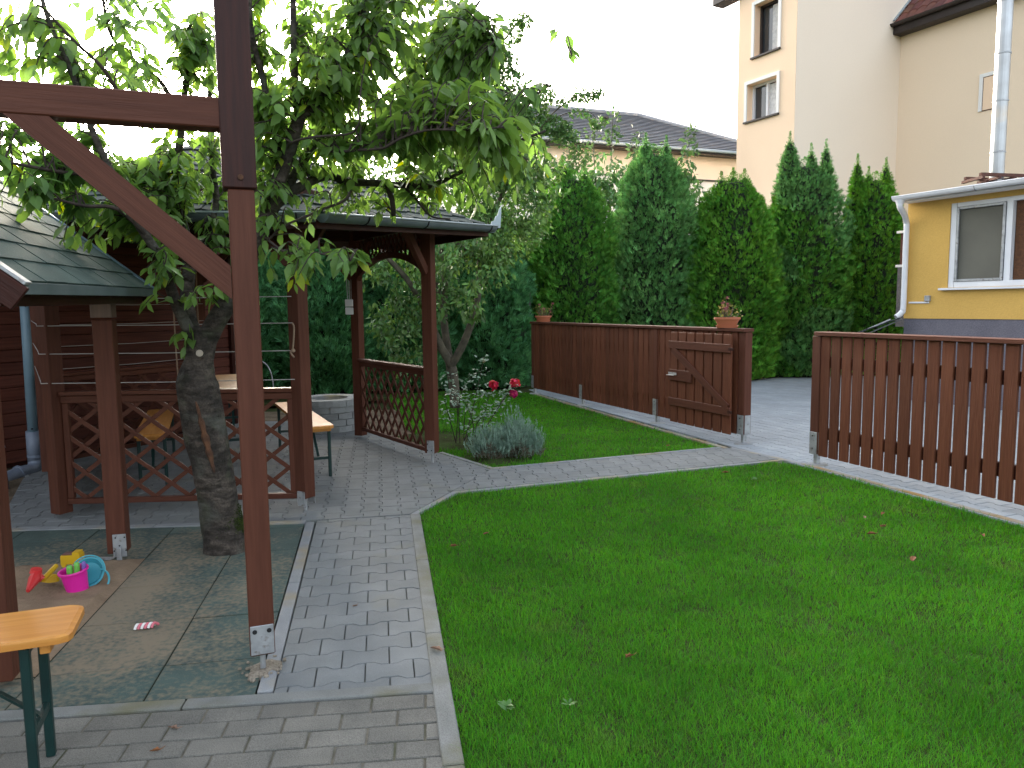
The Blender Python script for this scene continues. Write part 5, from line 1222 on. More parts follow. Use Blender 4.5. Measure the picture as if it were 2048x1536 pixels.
# crown clusters: (x, y, z of centre, horizontal radius, vertical radius, depth radius, twigs)
CL = [((-1.342,4.600,3.075), .28, .34, 14), ((-1.001,4.800,3.169), .40, .32, 22), ((-0.561,5.000,3.294), .44, .30, 25), ((-0.275,4.700,3.040), .26, .30, 18), ((-0.780,4.700,2.783), .44, .32, 32),
      ((-0.328,4.300,2.535), .36, .24, 26), ((-0.049,4.000,2.309), .17, .16, 11), ((-1.127,4.600,2.544), .32, .24, 20), ((-0.762,4.900,2.406), .48, .16, 17), ((-1.281,4.400,2.067), .22, .18, 7),
      ((-1.163,4.200,1.824), .24, .07, 4), ((-1.046,5.000,2.172), .28, .10, 6), ((-2.205,4.700,2.251), .38, .24, 20), ((-2.198,4.300,2.010), .30, .12, 10), ((-2.343,3.900,2.066), .30, .10, 11),
      ((-2.352,3.800,2.756), .18, .13, 7), ((-2.437,3.900,2.328), .16, .15, 9), ((-2.045,5.000,2.438), .22, .32, 14), ((-2.119,4.700,3.175), .34, .22, 13), ((-1.943,5.000,3.125), .17, .30, 15),
      ((-2.216,4.400,2.745), .26, .17, 9), ((-1.950,4.300,1.672), .11, .18, 5), ((-2.320,4.100,2.967), .16, .18, 2), ((-0.407,5.200,2.225), .34, .09, 7), ((0.068,5.000,2.383), .25, .15, 9),
      ((-1.527,4.400,2.628), .20, .36, 14), ((-1.209,4.500,2.762), .30, .28, 18), ((-1.489,4.600,2.446), .25, .25, 14), ((-0.514,4.800,2.957), .36, .26, 20), ((-1.767,4.400,1.587), .07, .05, 2), ((-1.968,4.400,1.385), .05, .04, 1),
      ((-1.837,4.900,1.947), .22, .16, 6), ((-2.371,4.100,1.883), .10, .05, 2), ((-0.846,4.000,1.753), .06, .05, 2), ((-1.086,4.100,1.695), .12, .05, 2), ((-2.346,4.300,2.314), .26, .14, 9), ((0.342,4.500,2.926), .05, .10, 1), ((-0.931,4.300,2.783), .2, .2, 8), ((-0.577,4.200,3.085), .3, .15, 10), ((-0.170,4.600,2.778), .14, .2, 7), ((-0.264,4.800,3.190), .24, .22, 14), ((-0.378,4.600,2.752), .26, .22, 12), ((-0.577,4.500,2.558), .3, .2, 12), ((-0.109,4.400,2.529), .14, .16, 7)]
LO, LX, LZ, LS = [], [], [], []
tw = MB()
for c, rh, rv, cnt in CL:
    c = Vector(c)
    for _ in range(int(cnt * 2.5)):
        while True:
            u = Vector((random.uniform(-1, 1), random.uniform(-1, 1), random.uniform(-1, 1)))
            if u.length < 1: break
        e = c + Vector((u.x * rh, u.y * max(rh, .22), u.z * rv))
        dd = np.linalg.norm(NP - np.array(tuple(e)), axis=1); s_ = Vector(NP[int(np.argmin(dd + rng.uniform(0, .25, len(dd))))])
        v = e - s_; L = v.length
        if L < .08: v = Vector((random.gauss(0, 1), random.gauss(0, 1), random.gauss(0, .5))).normalized() * .2; e = s_ + v; L = .2
        mid = s_ + v * .5 + Vector((random.gauss(0, .03), random.gauss(0, .03), .04 + .08 * L)); pts = smooth_path([s_, mid, e], 5)
        if L > .9: pts = pts[len(pts) // 3:]
        tw.tube(pts, [.0055 - .0035 * i / (len(pts) - 1) for i in range(len(pts))], 4, cap=False)
        nl_ = max(4, min(11, int(min(L, .5) / .045) + 3)); fac = min(1, .42 / max(L, .1))
        for k in range(nl_):
            t = 1 - fac * (k / nl_) ** 1.1; i = min(len(pts) - 2, int(t * (len(pts) - 1))); q = pts[i].lerp(pts[i + 1], t * (len(pts) - 1) - i) if i < len(pts) - 1 else e
            td = (pts[i + 1] - pts[i]).normalized(); sd_ = Vector((-td.y, td.x, 0)).normalized() * (1 if k % 2 else -1)
            ax = (td * random.uniform(.2, .8) + sd_ * random.uniform(.4, 1.1) + Vector((0, 0, -random.uniform(.25, 1.15)))).normalized()
            LO.append(tuple(q)); LX.append(tuple(ax)); LZ.append((random.gauss(0, .45), random.gauss(0, .45), 1)); LS.append(random.uniform(.070, .125) if k else random.uniform(.045, .08))
tag(tw.build('twigs', 'twig', ct), kind='stuff')
LO, LX, LZ, LS = map(np.array, (LO, LX, LZ, LS))
d_ = np.linalg.norm(LO - np.array(tuple(CAMP)), axis=1)
vis = np.array([in_view(p, 0) for p in LO]); order = np.argsort(np.where(vis, d_ - LS * 12, 99))
near = order[:300]; rest = order[300:]
lv = []
for k in range(4):
    tv = [(x, y * (1 + .1 * k), z * (1 + .8 * (k - 1)) + .04 * math.sin(x * 4 + k)) for x, y, z in LEAF_T]; lv.append(mesh_from('leaf', tv, LEAF_F, 'leaf')); 
lvy = mesh_from('leaf', LEAF_T, LEAF_F, 'leaf_yel')
for i in near:
    x = Vector(LX[i]).normalized(); y = Vector(LZ[i]).cross(x).normalized(); z = x.cross(y); s_ = LS[i]; o = LO[i]
    Mw = Matrix(((x.x * s_, y.x * s_, z.x * s_, o[0]), (x.y * s_, y.y * s_, z.y * s_, o[1]), (x.z * s_, y.z * s_, z.z * s_, o[2]), (0, 0, 0, 1)))
    me = lvy if random.random() < .03 or o[2] < 1.75 and random.random() < .5 else random.choice(lv)
    place(bpy.data.objects.new('leaf', me), Mw, ct)
yel = rng.random(len(rest)) < .02
for sel, mname in ((rest[~yel], 'leaf'), (rest[yel], 'leaf_yel')):
    tag(scatter('foliage' if mname == 'leaf' else 'yellow_foliage', LEAF_T, LEAF_F, LO[sel], LX[sel], LZ[sel], LS[sel], mname, ct, org=tuple(tb)), kind='stuff')

# ---------------------------------------------------------------- generic leaf cloud trees
def blob_points(blobs, dens):
    P, D = [], []
    for c, rx, ry, rz in blobs:
        n = int(dens * (rx * rz + rx * ry + ry * rz) * 4)
        u = nrm(rng.normal(0, 1, (n, 3))); r_ = rng.uniform(.15, 1, n) ** .45; k = 1 + .25 * np.array([noise.noise(Vector(a) * 2.5 + Vector(c)) for a in u])
        P.append(np.array(c) + u * (r_ * k)[:, None] * np.array([rx, ry, rz])); D.append(u)
    return np.vstack(P), np.vstack(D)
def cloud(name, blobs, dens, size, m, parent, droop=.5, tmpl=(FOLD_T, FOLD_F), hole=-.22):
    P, D = blob_points(blobs, dens)
    nz = np.array([noise.noise(Vector(p) * 2.6) for p in P]); P = P[nz > hole]; D = D[nz > hole]; n = len(P)
    X = D * .5 + rng.normal(0, .6, (n, 3)) + np.array([0, 0, -droop]); Z = D * .4 + rng.normal(0, .6, (n, 3)) + np.array([0, 0, .8])
    return tag(scatter(name, tmpl[0], tmpl[1], P, X, Z, rng.uniform(.65, 1.25, n) * size, m, parent, org=tuple(WM[parent.name].translation)), kind='stuff')
def limbs(parent, specs, m='bark2'):
    for P, ra, rb in specs:
        sp = smooth_path(P, 5); N = len(sp); MB().tube(sp, [ra + (rb - ra) * i / (N - 1) for i in range(N)], 8).build('trunk' if ra > .05 else 'branch', m, parent, smooth=True)
ft = thing('fruit_tree', (-0.877,10.902) + (0,), 'multi-stemmed fruit tree with small leaves and arching shoots behind the right side of the pavilion', 'tree')
limbs(ft, [([(-0.816,10.600,0.077), (-0.841,10.600,0.614), (-1.011,10.600,0.970), (-1.212,10.600,1.465), (-1.433,10.500,1.882), (-1.786,10.400,2.289)], .075, .03),
           ([(-0.810,10.700,0.064), (-0.884,10.700,0.678), (-0.965,10.800,1.318), (-0.939,10.800,1.887), (-0.999,10.800,2.450), (-1.054,10.800,3.146)], .07, .025),
           ([(-0.876,10.600,0.650), (-0.650,10.500,1.041), (-0.467,10.500,1.595), (-0.423,10.500,2.145), (-0.207,10.500,2.822), (0.142,10.400,3.403), (0.550,10.400,3.728)], .06, .015),
           ([(-0.951,10.800,1.318), (-1.092,10.900,1.892), (-1.227,11.000,2.754), (-1.133,11.000,3.736), (-0.619,11.000,4.559), (-0.115,11.000,5.166), (0.170,11.000,5.500)], .045, .008),
           ([(-0.423,10.500,2.145), (-0.809,10.200,2.396), (-1.252,10.000,2.448)], .03, .01),
           ([(0.142,10.400,3.403), (0.479,10.300,3.934), (0.813,10.300,4.220), (1.146,10.300,4.307), (1.378,10.300,4.182), (1.479,10.300,4.033)], .012, .004),
           ([(0.479,10.300,3.934), (0.805,10.200,4.035), (1.069,10.200,4.032), (1.201,10.200,3.870)], .008, .003),
           ([(0.142,10.400,3.403), (0.539,10.200,3.621), (0.870,10.200,3.552), (1.035,10.200,3.357)], .010, .004)])
cloud('foliage', [((-0.846,10.800,3.005), .8, .6, .6), ((-0.067,10.600,3.037), .8, .6, .5), ((0.219,11.200,2.833), .4, .4, .5), ((-0.412,10.800,3.688), .7, .6, .5), ((-0.990,11.000,3.735), .6, .6, .6), ((0.288,10.800,3.475), .5, .4, .35),
      ((-2.217,11.400,3.612), .8, .5, .5), ((-2.859,11.600,3.656), .8, .5, .4), ((-0.074,10.600,2.491), .5, .4, .4), ((-2.444,11.500,4.142), .7, .5, .5), ((-3.192,11.800,4.293), .7, .5, .5), ((-0.622,11.000,4.353), .5, .5, .4), ((-0.411,10.300,2.400), .45, .4, .40), ((0.007,10.400,3.405), .5, .4, .4), ((-0.091,10.900,4.151), .42, .4, .42), ((-0.402,11.000,4.829), .34, .3, .36), ((0.091,11.000,4.619), .2, .2, .25)], 430, .085, 'leaf2', ft, hole=-.35)
cloud('lower_foliage', [((-1.339,10.600,2.023), .62, .5, .55), ((-0.578,10.200,2.195), .5, .5, .50), ((-1.645,10.400,2.423), .5, .4, .4), ((-1.606,10.400,1.333), .40, .4, .40), ((-1.797,10.400,1.883), .4, .4, .5), ((-1.028,10.200,1.599), .3, .3, .35), ((-0.515,10.100,1.659), .30, .3, .40), ((-0.245,10.200,1.992), .3, .3, .3)], 330, .095, 'leaf2', ft, droop=.9, hole=.02)
cloud('shoot_leaves', [((0.099,11.000,5.366), .12, .1, .20), ((-0.048,11.000,4.894), .18, .15, .22), ((-0.230,11.000,4.486), .22, .2, .28), ((0.050,10.900,4.183), .3, .2, .3), ((0.356,10.600,4.040), .22, .2, .26), ((0.491,10.500,4.342), .14, .12, .14),
      ((0.747,10.300,4.189), .14, .1, .08), ((0.980,10.300,4.283), .17, .1, .07), ((1.212,10.300,4.280), .16, .1, .09), ((1.398,10.300,4.137), .10, .1, .09), ((0.937,10.200,4.014), .16, .1, .07), ((1.168,10.200,3.903), .1, .1, .08), ((0.745,10.300,3.769), .22, .15, .14), ((0.936,10.200,3.487), .14, .12, .16), ((0.240,11.000,5.499), .10, .1, .12), ((-0.116,11.000,5.098), .14, .12, .2), ((0.612,10.300,3.900), .2, .15, .14)], 1500, .060, 'leaf2', ft)
cloud('lower_leaves', [((-1.449,10.200,0.996), .28, .2, .3), ((-1.496,10.000,0.672), .2, .2, .12), ((-0.239,10.000,2.047), .20, .2, .14), ((-1.775,10.200,1.473), .12, .2, .3)], 260, .10, 'leaf2', ft)
wl = thing('orchard_tree', (2.2, 17.8, 0), 'bushy tree with upright leafy shoots rising between and behind the two tallest left thujas', 'tree')
limbs(wl, [([(2.3, 17.8, 0), (2.3, 17.8, 1.5), (2.2, 17.8, 3.2)], .10, .05)] + [([(2.2, 17.8, 2.6), (2.2 + dx * .5, 17.8, 3.6), (2.2 + dx, 17.8 + dx * .1, zt)], .025, .006) for dx, zt in ((-.9, 5.4), (-.3, 5.7), (.2, 6.0), (.8, 5.5), (1.5, 5.2), (2.2, 5.6), (2.0, 4.6), (-1.4, 4.8))])
cloud('foliage', [((1.9, 17.8, 3.4), 1.2, .8, 1.0), ((3.4, 17.9, 3.2), 1.0, .8, .9), ((1.3, 17.8, 4.3), .7, .5, .6), ((2.6, 17.8, 4.2), .7, .5, .6), ((4.3, 17.8, 3.0), .6, .5, .9), ((4.4, 17.8, 2.2), .6, .5, .8), ((4.25, 17.8, 3.8), .35, .3, .7), ((4.1, 17.8, 4.7), .25, .25, .4), ((2.2, 17.8, 4.6), .4, .3, .5)], 130, .17, 'leaf3', wl, droop=.9)
cloud('shoot_leaves', [((2.2 + dx * .9, 17.8, zt - .5), .16, .16, .6) for dx, zt in ((-.9, 5.4), (-.3, 5.7), (.2, 6.0), (.8, 5.5), (1.5, 5.2), (2.2, 5.6), (2.0, 4.6), (-1.4, 4.8))], 110, .15, 'leaf4', wl, droop=.3)
# trees far beyond the left fence
for x, y, h_, r_, lb in ((-15.5, 22, 4.9, 2.4, 'pale green tree far away at the left edge above the shelter roof'), (-9.5, 26, 5.2, 2.8, 'distant tree behind the cherry crown above the pavilion roof')):
    t = thing('distant_tree', (x, y, 0), lb, 'tree'); limbs(t, [([(x, y, 0), (x, y, h_ * .6)], .18, .10)])
    cloud('crown', [((x, y, h_ * .72), r_, r_ * .8, h_ * .30), ((x + r_ * .6, y, h_ * .6), r_ * .6, r_ * .6, h_ * .25), ((x - r_ * .6, y, h_ * .6), r_ * .6, r_ * .6, h_ * .25)], 55, .20, 'leaf4', t)

# ---------------------------------------------------------------- thujas
SPRAY_T = [(0, -.17, 0), (0, .17, 0), (.55, .02, .05), (.62, -.34, .0), (.78, -.22, .03), (.62, .34, .0), (.78, .22, .03), (1, 0, -.02)]
SPRAY_F = [(0, 1, 7), (0, 4, 3), (1, 5, 6)]
def thuja(x, y, r, tips, m, label, n=13000, size=.082, zlow=.03, sq=.9, loose=1.0, group='thujas in the hedge row', seed=1, shape=.62):
    """tips: list of (dx, height, share of radius)"""
    t = thing('thuja', (x, y, 0), label, 'thuja', group)
    H = max(h for _, h, _ in tips) if len(tips) > 1 else tips[0][1] + 1
    def rad_at(z, h): # relative radius of a cone-ish column of height h
        u = np.clip(z / h, 0, 1); z = np.maximum(z, 0); full = np.clip(1 - u ** 4.0, 0, 1) ** .68; tipf = np.clip((1 - u) ** .78 * 1.9, 0, 1); w_t = 1.0 if h == tips[0][1] else .0
        return (full * w_t + tipf * (1 - w_t)) * (.84 + .16 * np.sin(np.clip(u * 3, 0, 1) * np.pi / 2))
    P_, N_, T_ = [], [], []
    wts = np.array([h * f for _, h, f in tips]); wts = wts / wts.sum()
    for (dx, h, f), w_ in zip(tips, wts):
        k = int(n * 1.7 * w_); z = h * rng.uniform(zlow / h, 1, k) ** 1.05; a = rng.uniform(0, 2 * np.pi, k); rr = rad_at(z, h) * r * f
        # bumps
        off = np.array([noise.noise(Vector((math.cos(q) * 1.6 + x, math.sin(q) * 1.6 + seed, c * 1.5))) * .22 + noise.noise(Vector((math.cos(q) * 5 + x, math.sin(q) * 5 + seed, c * 4.5))) * .17 + noise.noise(Vector((math.cos(q) * 13 + x, math.sin(q) * 13, c * 11))) * .09 for q, c in zip(a, z)]) * loose
        dep = np.abs(rng.normal(0, .07, k)); rr = rr * (1 + off) - dep * r
        rr = np.maximum(rr, 0.01)
        P_.append(np.column_stack([x + dx + rr * np.cos(a), y + rr * np.sin(a) * sq, z])); N_.append(np.column_stack([np.cos(a), np.sin(a), np.full(k, .25)])); T_.append(np.clip((h - z) / .55, .28, 1))
    P = np.vstack(P_); Nn = np.vstack(N_); TT = np.concatenate(T_); k = len(P)
    # drop what no nearby camera could see (far side)
    keep = Nn[:, 1] < .75; P = P[keep]; Nn = Nn[keep]; TT = TT[keep]; k = len(P)
    X = Nn * .75 + rng.normal(0, .42, (k, 3)) + np.array([0, 0, .75]); Z = np.cross(Nn, rng.normal(0, 1, (k, 3))) * .8 + Nn * .5
    sc = TT * rng.uniform(.6, 1.35, k) * size * 1.08 * np.clip(1.35 - P[:, 2] / H * .45, .7, 1.3)
    if isinstance(m, str): m = [m]
    part = np.array([noise.noise(Vector((p[0] * .9, p[1] * .9, p[2] * .8 + seed))) for p in P]) > .12
    for j, mm in enumerate(m):
        s_ = part == bool(j) if len(m) > 1 else np.ones(k, bool)
        tag(scatter('foliage', SPRAY_T, SPRAY_F, P[s_], X[s_], Z[s_], sc[s_], mm, t, org=(x, y, 0)), kind='stuff')
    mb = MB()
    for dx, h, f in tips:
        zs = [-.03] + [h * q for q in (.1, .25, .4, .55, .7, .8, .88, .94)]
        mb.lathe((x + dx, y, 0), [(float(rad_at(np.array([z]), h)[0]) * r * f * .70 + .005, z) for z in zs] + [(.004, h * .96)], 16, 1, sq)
    mb.build('dark_inner_core', 'core', t)  # added near-black cones block light; the shade between sprays is their colour
    return t
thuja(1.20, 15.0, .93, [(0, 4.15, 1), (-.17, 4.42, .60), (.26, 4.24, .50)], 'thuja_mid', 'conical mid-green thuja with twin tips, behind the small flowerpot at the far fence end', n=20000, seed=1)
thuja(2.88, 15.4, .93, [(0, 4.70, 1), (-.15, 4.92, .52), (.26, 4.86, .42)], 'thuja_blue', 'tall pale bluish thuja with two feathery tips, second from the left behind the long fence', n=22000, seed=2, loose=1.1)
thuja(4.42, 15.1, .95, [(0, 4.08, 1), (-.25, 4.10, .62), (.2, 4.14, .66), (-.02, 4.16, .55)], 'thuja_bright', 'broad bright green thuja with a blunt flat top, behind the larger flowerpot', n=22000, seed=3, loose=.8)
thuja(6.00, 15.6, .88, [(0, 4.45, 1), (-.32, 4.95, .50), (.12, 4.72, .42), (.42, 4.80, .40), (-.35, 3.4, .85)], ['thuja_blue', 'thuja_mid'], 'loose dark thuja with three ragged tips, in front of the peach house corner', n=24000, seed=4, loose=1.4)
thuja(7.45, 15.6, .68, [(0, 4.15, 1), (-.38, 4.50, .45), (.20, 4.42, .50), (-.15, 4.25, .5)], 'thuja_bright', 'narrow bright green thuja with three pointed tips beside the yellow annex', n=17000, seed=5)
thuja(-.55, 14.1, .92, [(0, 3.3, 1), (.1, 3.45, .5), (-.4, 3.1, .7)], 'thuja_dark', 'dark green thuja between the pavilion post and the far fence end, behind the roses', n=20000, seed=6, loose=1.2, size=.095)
thuja(.18, 15.2, .65, [(0, 3.1, 1), (.1, 3.3, .6)], 'thuja_dark', 'dark thuja in the gap left of the small flowerpot', n=12000, seed=7, loose=1.2, size=.095)
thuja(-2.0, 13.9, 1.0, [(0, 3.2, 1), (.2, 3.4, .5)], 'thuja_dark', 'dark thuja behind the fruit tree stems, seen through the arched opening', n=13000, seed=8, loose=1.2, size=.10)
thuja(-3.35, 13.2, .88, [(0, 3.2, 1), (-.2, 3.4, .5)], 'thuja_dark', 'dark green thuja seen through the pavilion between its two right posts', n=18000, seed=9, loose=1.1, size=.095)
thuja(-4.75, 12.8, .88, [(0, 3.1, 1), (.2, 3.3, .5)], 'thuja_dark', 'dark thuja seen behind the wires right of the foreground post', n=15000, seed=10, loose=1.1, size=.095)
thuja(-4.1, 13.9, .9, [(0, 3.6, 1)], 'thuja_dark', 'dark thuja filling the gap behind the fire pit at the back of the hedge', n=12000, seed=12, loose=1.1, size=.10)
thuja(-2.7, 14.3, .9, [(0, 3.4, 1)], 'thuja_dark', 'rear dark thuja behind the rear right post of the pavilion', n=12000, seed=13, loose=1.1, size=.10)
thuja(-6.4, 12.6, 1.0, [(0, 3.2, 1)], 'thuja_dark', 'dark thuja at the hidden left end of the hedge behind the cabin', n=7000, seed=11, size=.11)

# ---------------------------------------------------------------- rose bush and silver shrub
rb_ = thing('rose_bush', (-.50, 8.15, 0), 'straggly rose bush with red blooms and pale leaves on the small lawn', 'rose bush')
def scale3(p, c, k): return Vector(c) + (Vector(p) - Vector(c)) * k
RS = [([(-0.628,8.200,0.008), (-0.604,8.200,0.371), (-0.655,8.200,0.621), (-0.679,8.200,0.787)], 1), ([(-0.583,8.200,0.008), (-0.587,8.200,0.427), (-0.517,8.200,0.647), (-0.354,8.300,0.803)], 1), ([(-0.533,8.100,0.025), (-0.516,8.100,0.329), (-0.431,8.100,0.548), (-0.213,8.100,0.572)], 1),
      ([(-0.414,7.900,0.006), (-0.425,7.900,0.303), (-0.527,7.900,0.519), (-0.711,7.900,0.617)], 1), ([(-0.403,7.900,0.006), (-0.372,7.900,0.276), (-0.210,7.900,0.408), (-0.103,7.900,0.514), (-0.048,7.900,0.620)], 1), ([(-0.376,7.900,0.006), (-0.319,7.900,0.248), (-0.265,8.000,0.503), (-0.212,8.100,0.627)], 1),
      ([(-0.392,7.900,-0.010), (-0.262,7.800,0.264), (-0.128,7.800,0.474), (-0.011,7.800,0.641), (0.031,7.800,0.683)], 1), ([(-0.627,8.200,0.025), (-0.681,8.100,0.276), (-0.731,8.100,0.496), (-0.710,8.100,0.715)], 1), ([(-0.541,8.400,-0.029), (-0.430,8.600,0.430), (-0.341,8.700,0.827), (-0.322,8.700,0.914)], 1), ([(-0.462,8.000,0.015), (-0.486,8.000,0.180), (-0.344,7.900,0.356), (-0.238,7.900,0.328)], 1)]
LO2, LX2 = [], []
for P, _ in RS:
    P = [Vector(p) for p in P]; P[0].z = 0; sp = smooth_path(P, 5); MB().tube(sp, [.006 - .004 * i / (len(sp) - 1) for i in range(len(sp))], 5).build('cane', 'twig', rb_)
    for k in range(44):
        t = random.uniform(.35, 1); i = min(len(sp) - 1, int(t * (len(sp) - 1))); LO2.append(tuple(sp[i] + Vector((random.gauss(0, .045), random.gauss(0, .045), random.gauss(0, .03))))); LX2.append((random.gauss(.2, 1), random.gauss(0, 1), random.gauss(-.1, .35)))
n = len(LO2); tag(scatter('foliage', FOLD_T, FOLD_F, np.array(LO2), np.array(LX2), rng.normal(0, .3, (n, 3)) + np.array([0, -.3, 1]), rng.uniform(.036, .064, n), 'rose_leaf', rb_, org=(-.5, 8.15, 0), wid=rng.uniform(.05, .085, n)), kind='stuff')
def bloom(c, r_, m):
    c = Vector(c); n = 70; u = nrm(rng.normal(0, 1, (n, 3)) + np.array([0, -.3, .4])); P = np.array(tuple(c)) + u * (rng.uniform(.25, 1, n) * r_ * .8)[:, None]
    Z = u + rng.normal(0, .25, (n, 3)); X = np.cross(u, rng.normal(0, 1, (n, 3)))
    petal = [(0, 0, 0), (.5, .5, .12), (.5, -.5, .12), (1.0, .28, .3), (1.0, -.28, .3)]
    scatter('rose_bloom', petal, [(0, 2, 1), (1, 2, 4), (1, 4, 3)], P - nrm(X) * r_ * .3, X, Z, r_ * .75, m, rb_, org=tuple(c))
bloom((-0.197,7.950,0.665), .056, 'rose_red'); bloom((0.031,7.800,0.699), .056, 'rose_red'); bloom((0.015,7.800,0.589), .048, 'rose_mag'); bloom((-0.328,8.700,0.873), .025, 'geranium')
ss = thing('silver_shrub', (-.08, 7.42, 0), 'low rounded silvery green lavender-like shrub beside the roses on the left lawn', 'shrub')
base = np.array([-.08, 7.42, .03]); TP, TX = [], []
for lx, ly, rx, hz_, cnt in ((.12, .0, .25, .40, 1500), (-.17, -.02, .24, .28, 1150), (.0, .05, .25, .30, 700), (.30, .02, .14, .30, 350)):
    a = rng.uniform(0, 2 * np.pi, cnt); el = rng.uniform(.02, 1, cnt)
    rx = rx * .9; D = np.column_stack([np.cos(a) * np.sqrt(1 - el ** 2) * rx, np.sin(a) * np.sqrt(1 - el ** 2) * rx * .85, el * hz_]) * (1 + .16 * np.sin(a * 5 + lx * 9) + rng.normal(0, .05, cnt))[:, None]
    TP.append(base + np.array([lx, ly, .02]) + D * (rng.uniform(.35, 1, cnt) ** .6)[:, None]); TX.append(nrm(D) * .6 + np.array([0, 0, 1.0]) + rng.normal(0, .22, (cnt, 3)))
tips_ = np.vstack(TP); X = np.vstack(TX); n = len(tips_)
sprig = [(0, -.04, 0), (0, .04, 0), (1, 0, 0), (.3, 0, 0), (.55, .13, .02), (.62, .05, 0), (.5, -.13, .02), (.6, -.05, 0)]
low = tips_[:, 2] < .12 + .05 * np.sin(tips_[:, 0] * 20)
for sel, mm in ((~low | (rng.random(n) < .5), 'silver'), (low, 'dry')):
    k = int(sel.sum()); tag(scatter('foliage' if mm == 'silver' else 'dry_foliage', sprig, [(0, 1, 2), (3, 4, 5), (3, 7, 6)], tips_[sel] - nrm(X[sel]) * .06, X[sel], rng.normal(0, 1, (k, 3)), rng.uniform(.05, .11, k), mm, ss, org=tuple(base)), kind='stuff')
st_ = MB()
for _ in range(110):
    e = Vector(tips_[random.randrange(n)]); b_ = Vector((base[0] + random.gauss(0, .06), base[1] + random.gauss(0, .05), 0))
    st_.tube([b_, b_.lerp(e, .5) + Vector((0, 0, .02)), e], [.004, .003, .0015], 4, cap=False)
tag(st_.build('woody_stems', 'dry', ss), kind='stuff')

# ---------------------------------------------------------------- toys
def bucket():
    KB = .85; c = Vector((-2.345, 3.90, .0)); t = thing('toy_bucket', c, 'bright pink plastic sand bucket standing on the sand, holding small toy moulds', 'bucket')
    tl = Matrix.Rotation(R(-5), 4, 'Y') @ Matrix.Rotation(R(6), 4, 'X')
    mb = MB(); mb.lathe((0, 0, 0), [(.001, .0), (.058, .0), (.061, .006), (.075, .138), (.086, .140), (.088, .147), (.086, .154), (.076, .154), (.072, .146), (.058, .014), (.001, .012)], 32)
    mb.v = [tuple(c + tl.to_3x3() @ (Vector(v) * KB)) for v in mb.v]; mb.build('bucket_body', 'pink', t, smooth=False)
    return c
bc = bucket()
for dx, dy, z, s_, m_, nm, lb in ((-.028, -.015, .12, (.032, .03, .06), 'lime', 'toy_mould', 'light green toy mould on the left inside the pink bucket'), (.006, -.008, .13, (.03, .028, .07), 'lime', 'toy_mould', 'green toy mould in the middle of the pink bucket'),
                      (-.012, .02, .125, (.03, .02, .06), 'red', 'toy_mould', 'small red toy piece behind the green moulds in the pink bucket'), (.034, .01, .128, (.02, .03, .07), 'violet', 'toy_mould', 'violet toy mould on the right inside the pink bucket')):
    mb = MB(); mb.lathe((bc.x + dx, bc.y + dy, z), [(.001, -s_[2] / 2), (.8, -s_[2] / 2), (1, -s_[2] / 3), (1, s_[2] / 3), (.7, s_[2] / 2), (.3, s_[2] / 2 - .004), (.001, s_[2] / 2 - .004)], 10, s_[0] / 2, s_[1] / 2)
    mb.v = [(bc.x + dx + (v[0] - bc.x - dx) * (1 if abs(v[0] - bc.x - dx) < 1 else 1), v[1], v[2]) for v in mb.v]
    mb.box((bc.x + dx, bc.y + dy, z + s_[2] * .35), (s_[0] * .9, s_[1] * .5, .012), .3); tag(mb.build(nm, m_, org=(bc.x + dx, bc.y + dy, z)), lb, 'toy', 'toy moulds in the pink bucket')
# turquoise sieve with hoop handle leaning behind the bucket
sv = thing('toy_sieve', (-2.33, 4.03, 0), 'turquoise plastic sand sieve with a looped rim leaning behind the pink bucket', 'toy')
tm = T(-2.335, 3.995, .072) @ RZ(R(8)) @ Matrix.Rotation(R(62), 4, 'X') @ Matrix.Scale(.80, 4)
mb = MB(); mb.lathe((0, 0, 0), [(.001, -.02), (.075, -.02), (.088, .0), (.098, .012), (.105, .012), (.105, .018), (.094, .018), (.082, .0), (.07, -.014), (.001, -.014)], 30); mb.v = [tuple(tm @ Vector(v)) for v in mb.v]; mb.build('sieve_bowl', 'cyan', sv)
for r_, dx in ((.05, 0),):
    pts = [tm @ Vector((.075 + .065 * math.sin(math.pi * k / 10), -.06 + .075 * math.cos(math.pi * k / 10) * 1.0, .014)) for k in range(11)]; MB().tube(smooth_path(pts, 2), .0055, 6).build('loop_handle', 'cyan', sv)
pts = [tm @ Vector((.112 * math.cos(a), .112 * math.sin(a) + .0, .028)) for a in [math.pi * k / 14 for k in range(15)]]; MB().tube(pts, .004, 6).build('rim_hoop', 'cyan', sv)
# red and yellow shovel
sh = thing('toy_shovel', (-2.52, 3.95, 0), 'toy shovel with red scoop and yellow handle lying left of the bucket', 'toy')
a_, b_ = Vector((-2.506,3.860,0.083)), Vector((-2.517,4.000,0.110)); MB().tube([a_, b_], [.015, .013], 10).build('handle', 'yellow', sh)
g0_, g1_ = Vector((-2.534,3.860,0.110)), Vector((-2.508,3.740,0.069)); mb = MB(); mb.tube([g0_ + Vector((0, 0, .01)), g0_.lerp(g1_, .25), g0_.lerp(g1_, .55), g1_], [.024, .030, .022, .010], 10); mb.build('scoop', 'red', sh)
mb = MB(); mb.tube([g0_ + Vector((-.005, 0, .012)), g0_ + Vector((.0, 0, .034))], [.030, .027], 12); mb.build('grip_ring', 'red', sh)
MB().tube([a_.lerp(g0_, .0), g0_.lerp(a_, .2)], [.018, .020], 8).build('socket', 'red', sh)
yb = thing('toy_truck_mould', (-2.519,4.160,0.112), 'yellow toy mould like a small truck body behind the turquoise sieve', 'toy')
yc = Vector((-2.520,4.160,0.100)); mb = MB(); mb.box(yc, (.10, .07, .05), .15); mb.box(yc + Vector((.03, 0, .032)), (.035, .06, .018), .15); mb.build('truck_body', 'yellow', yb)
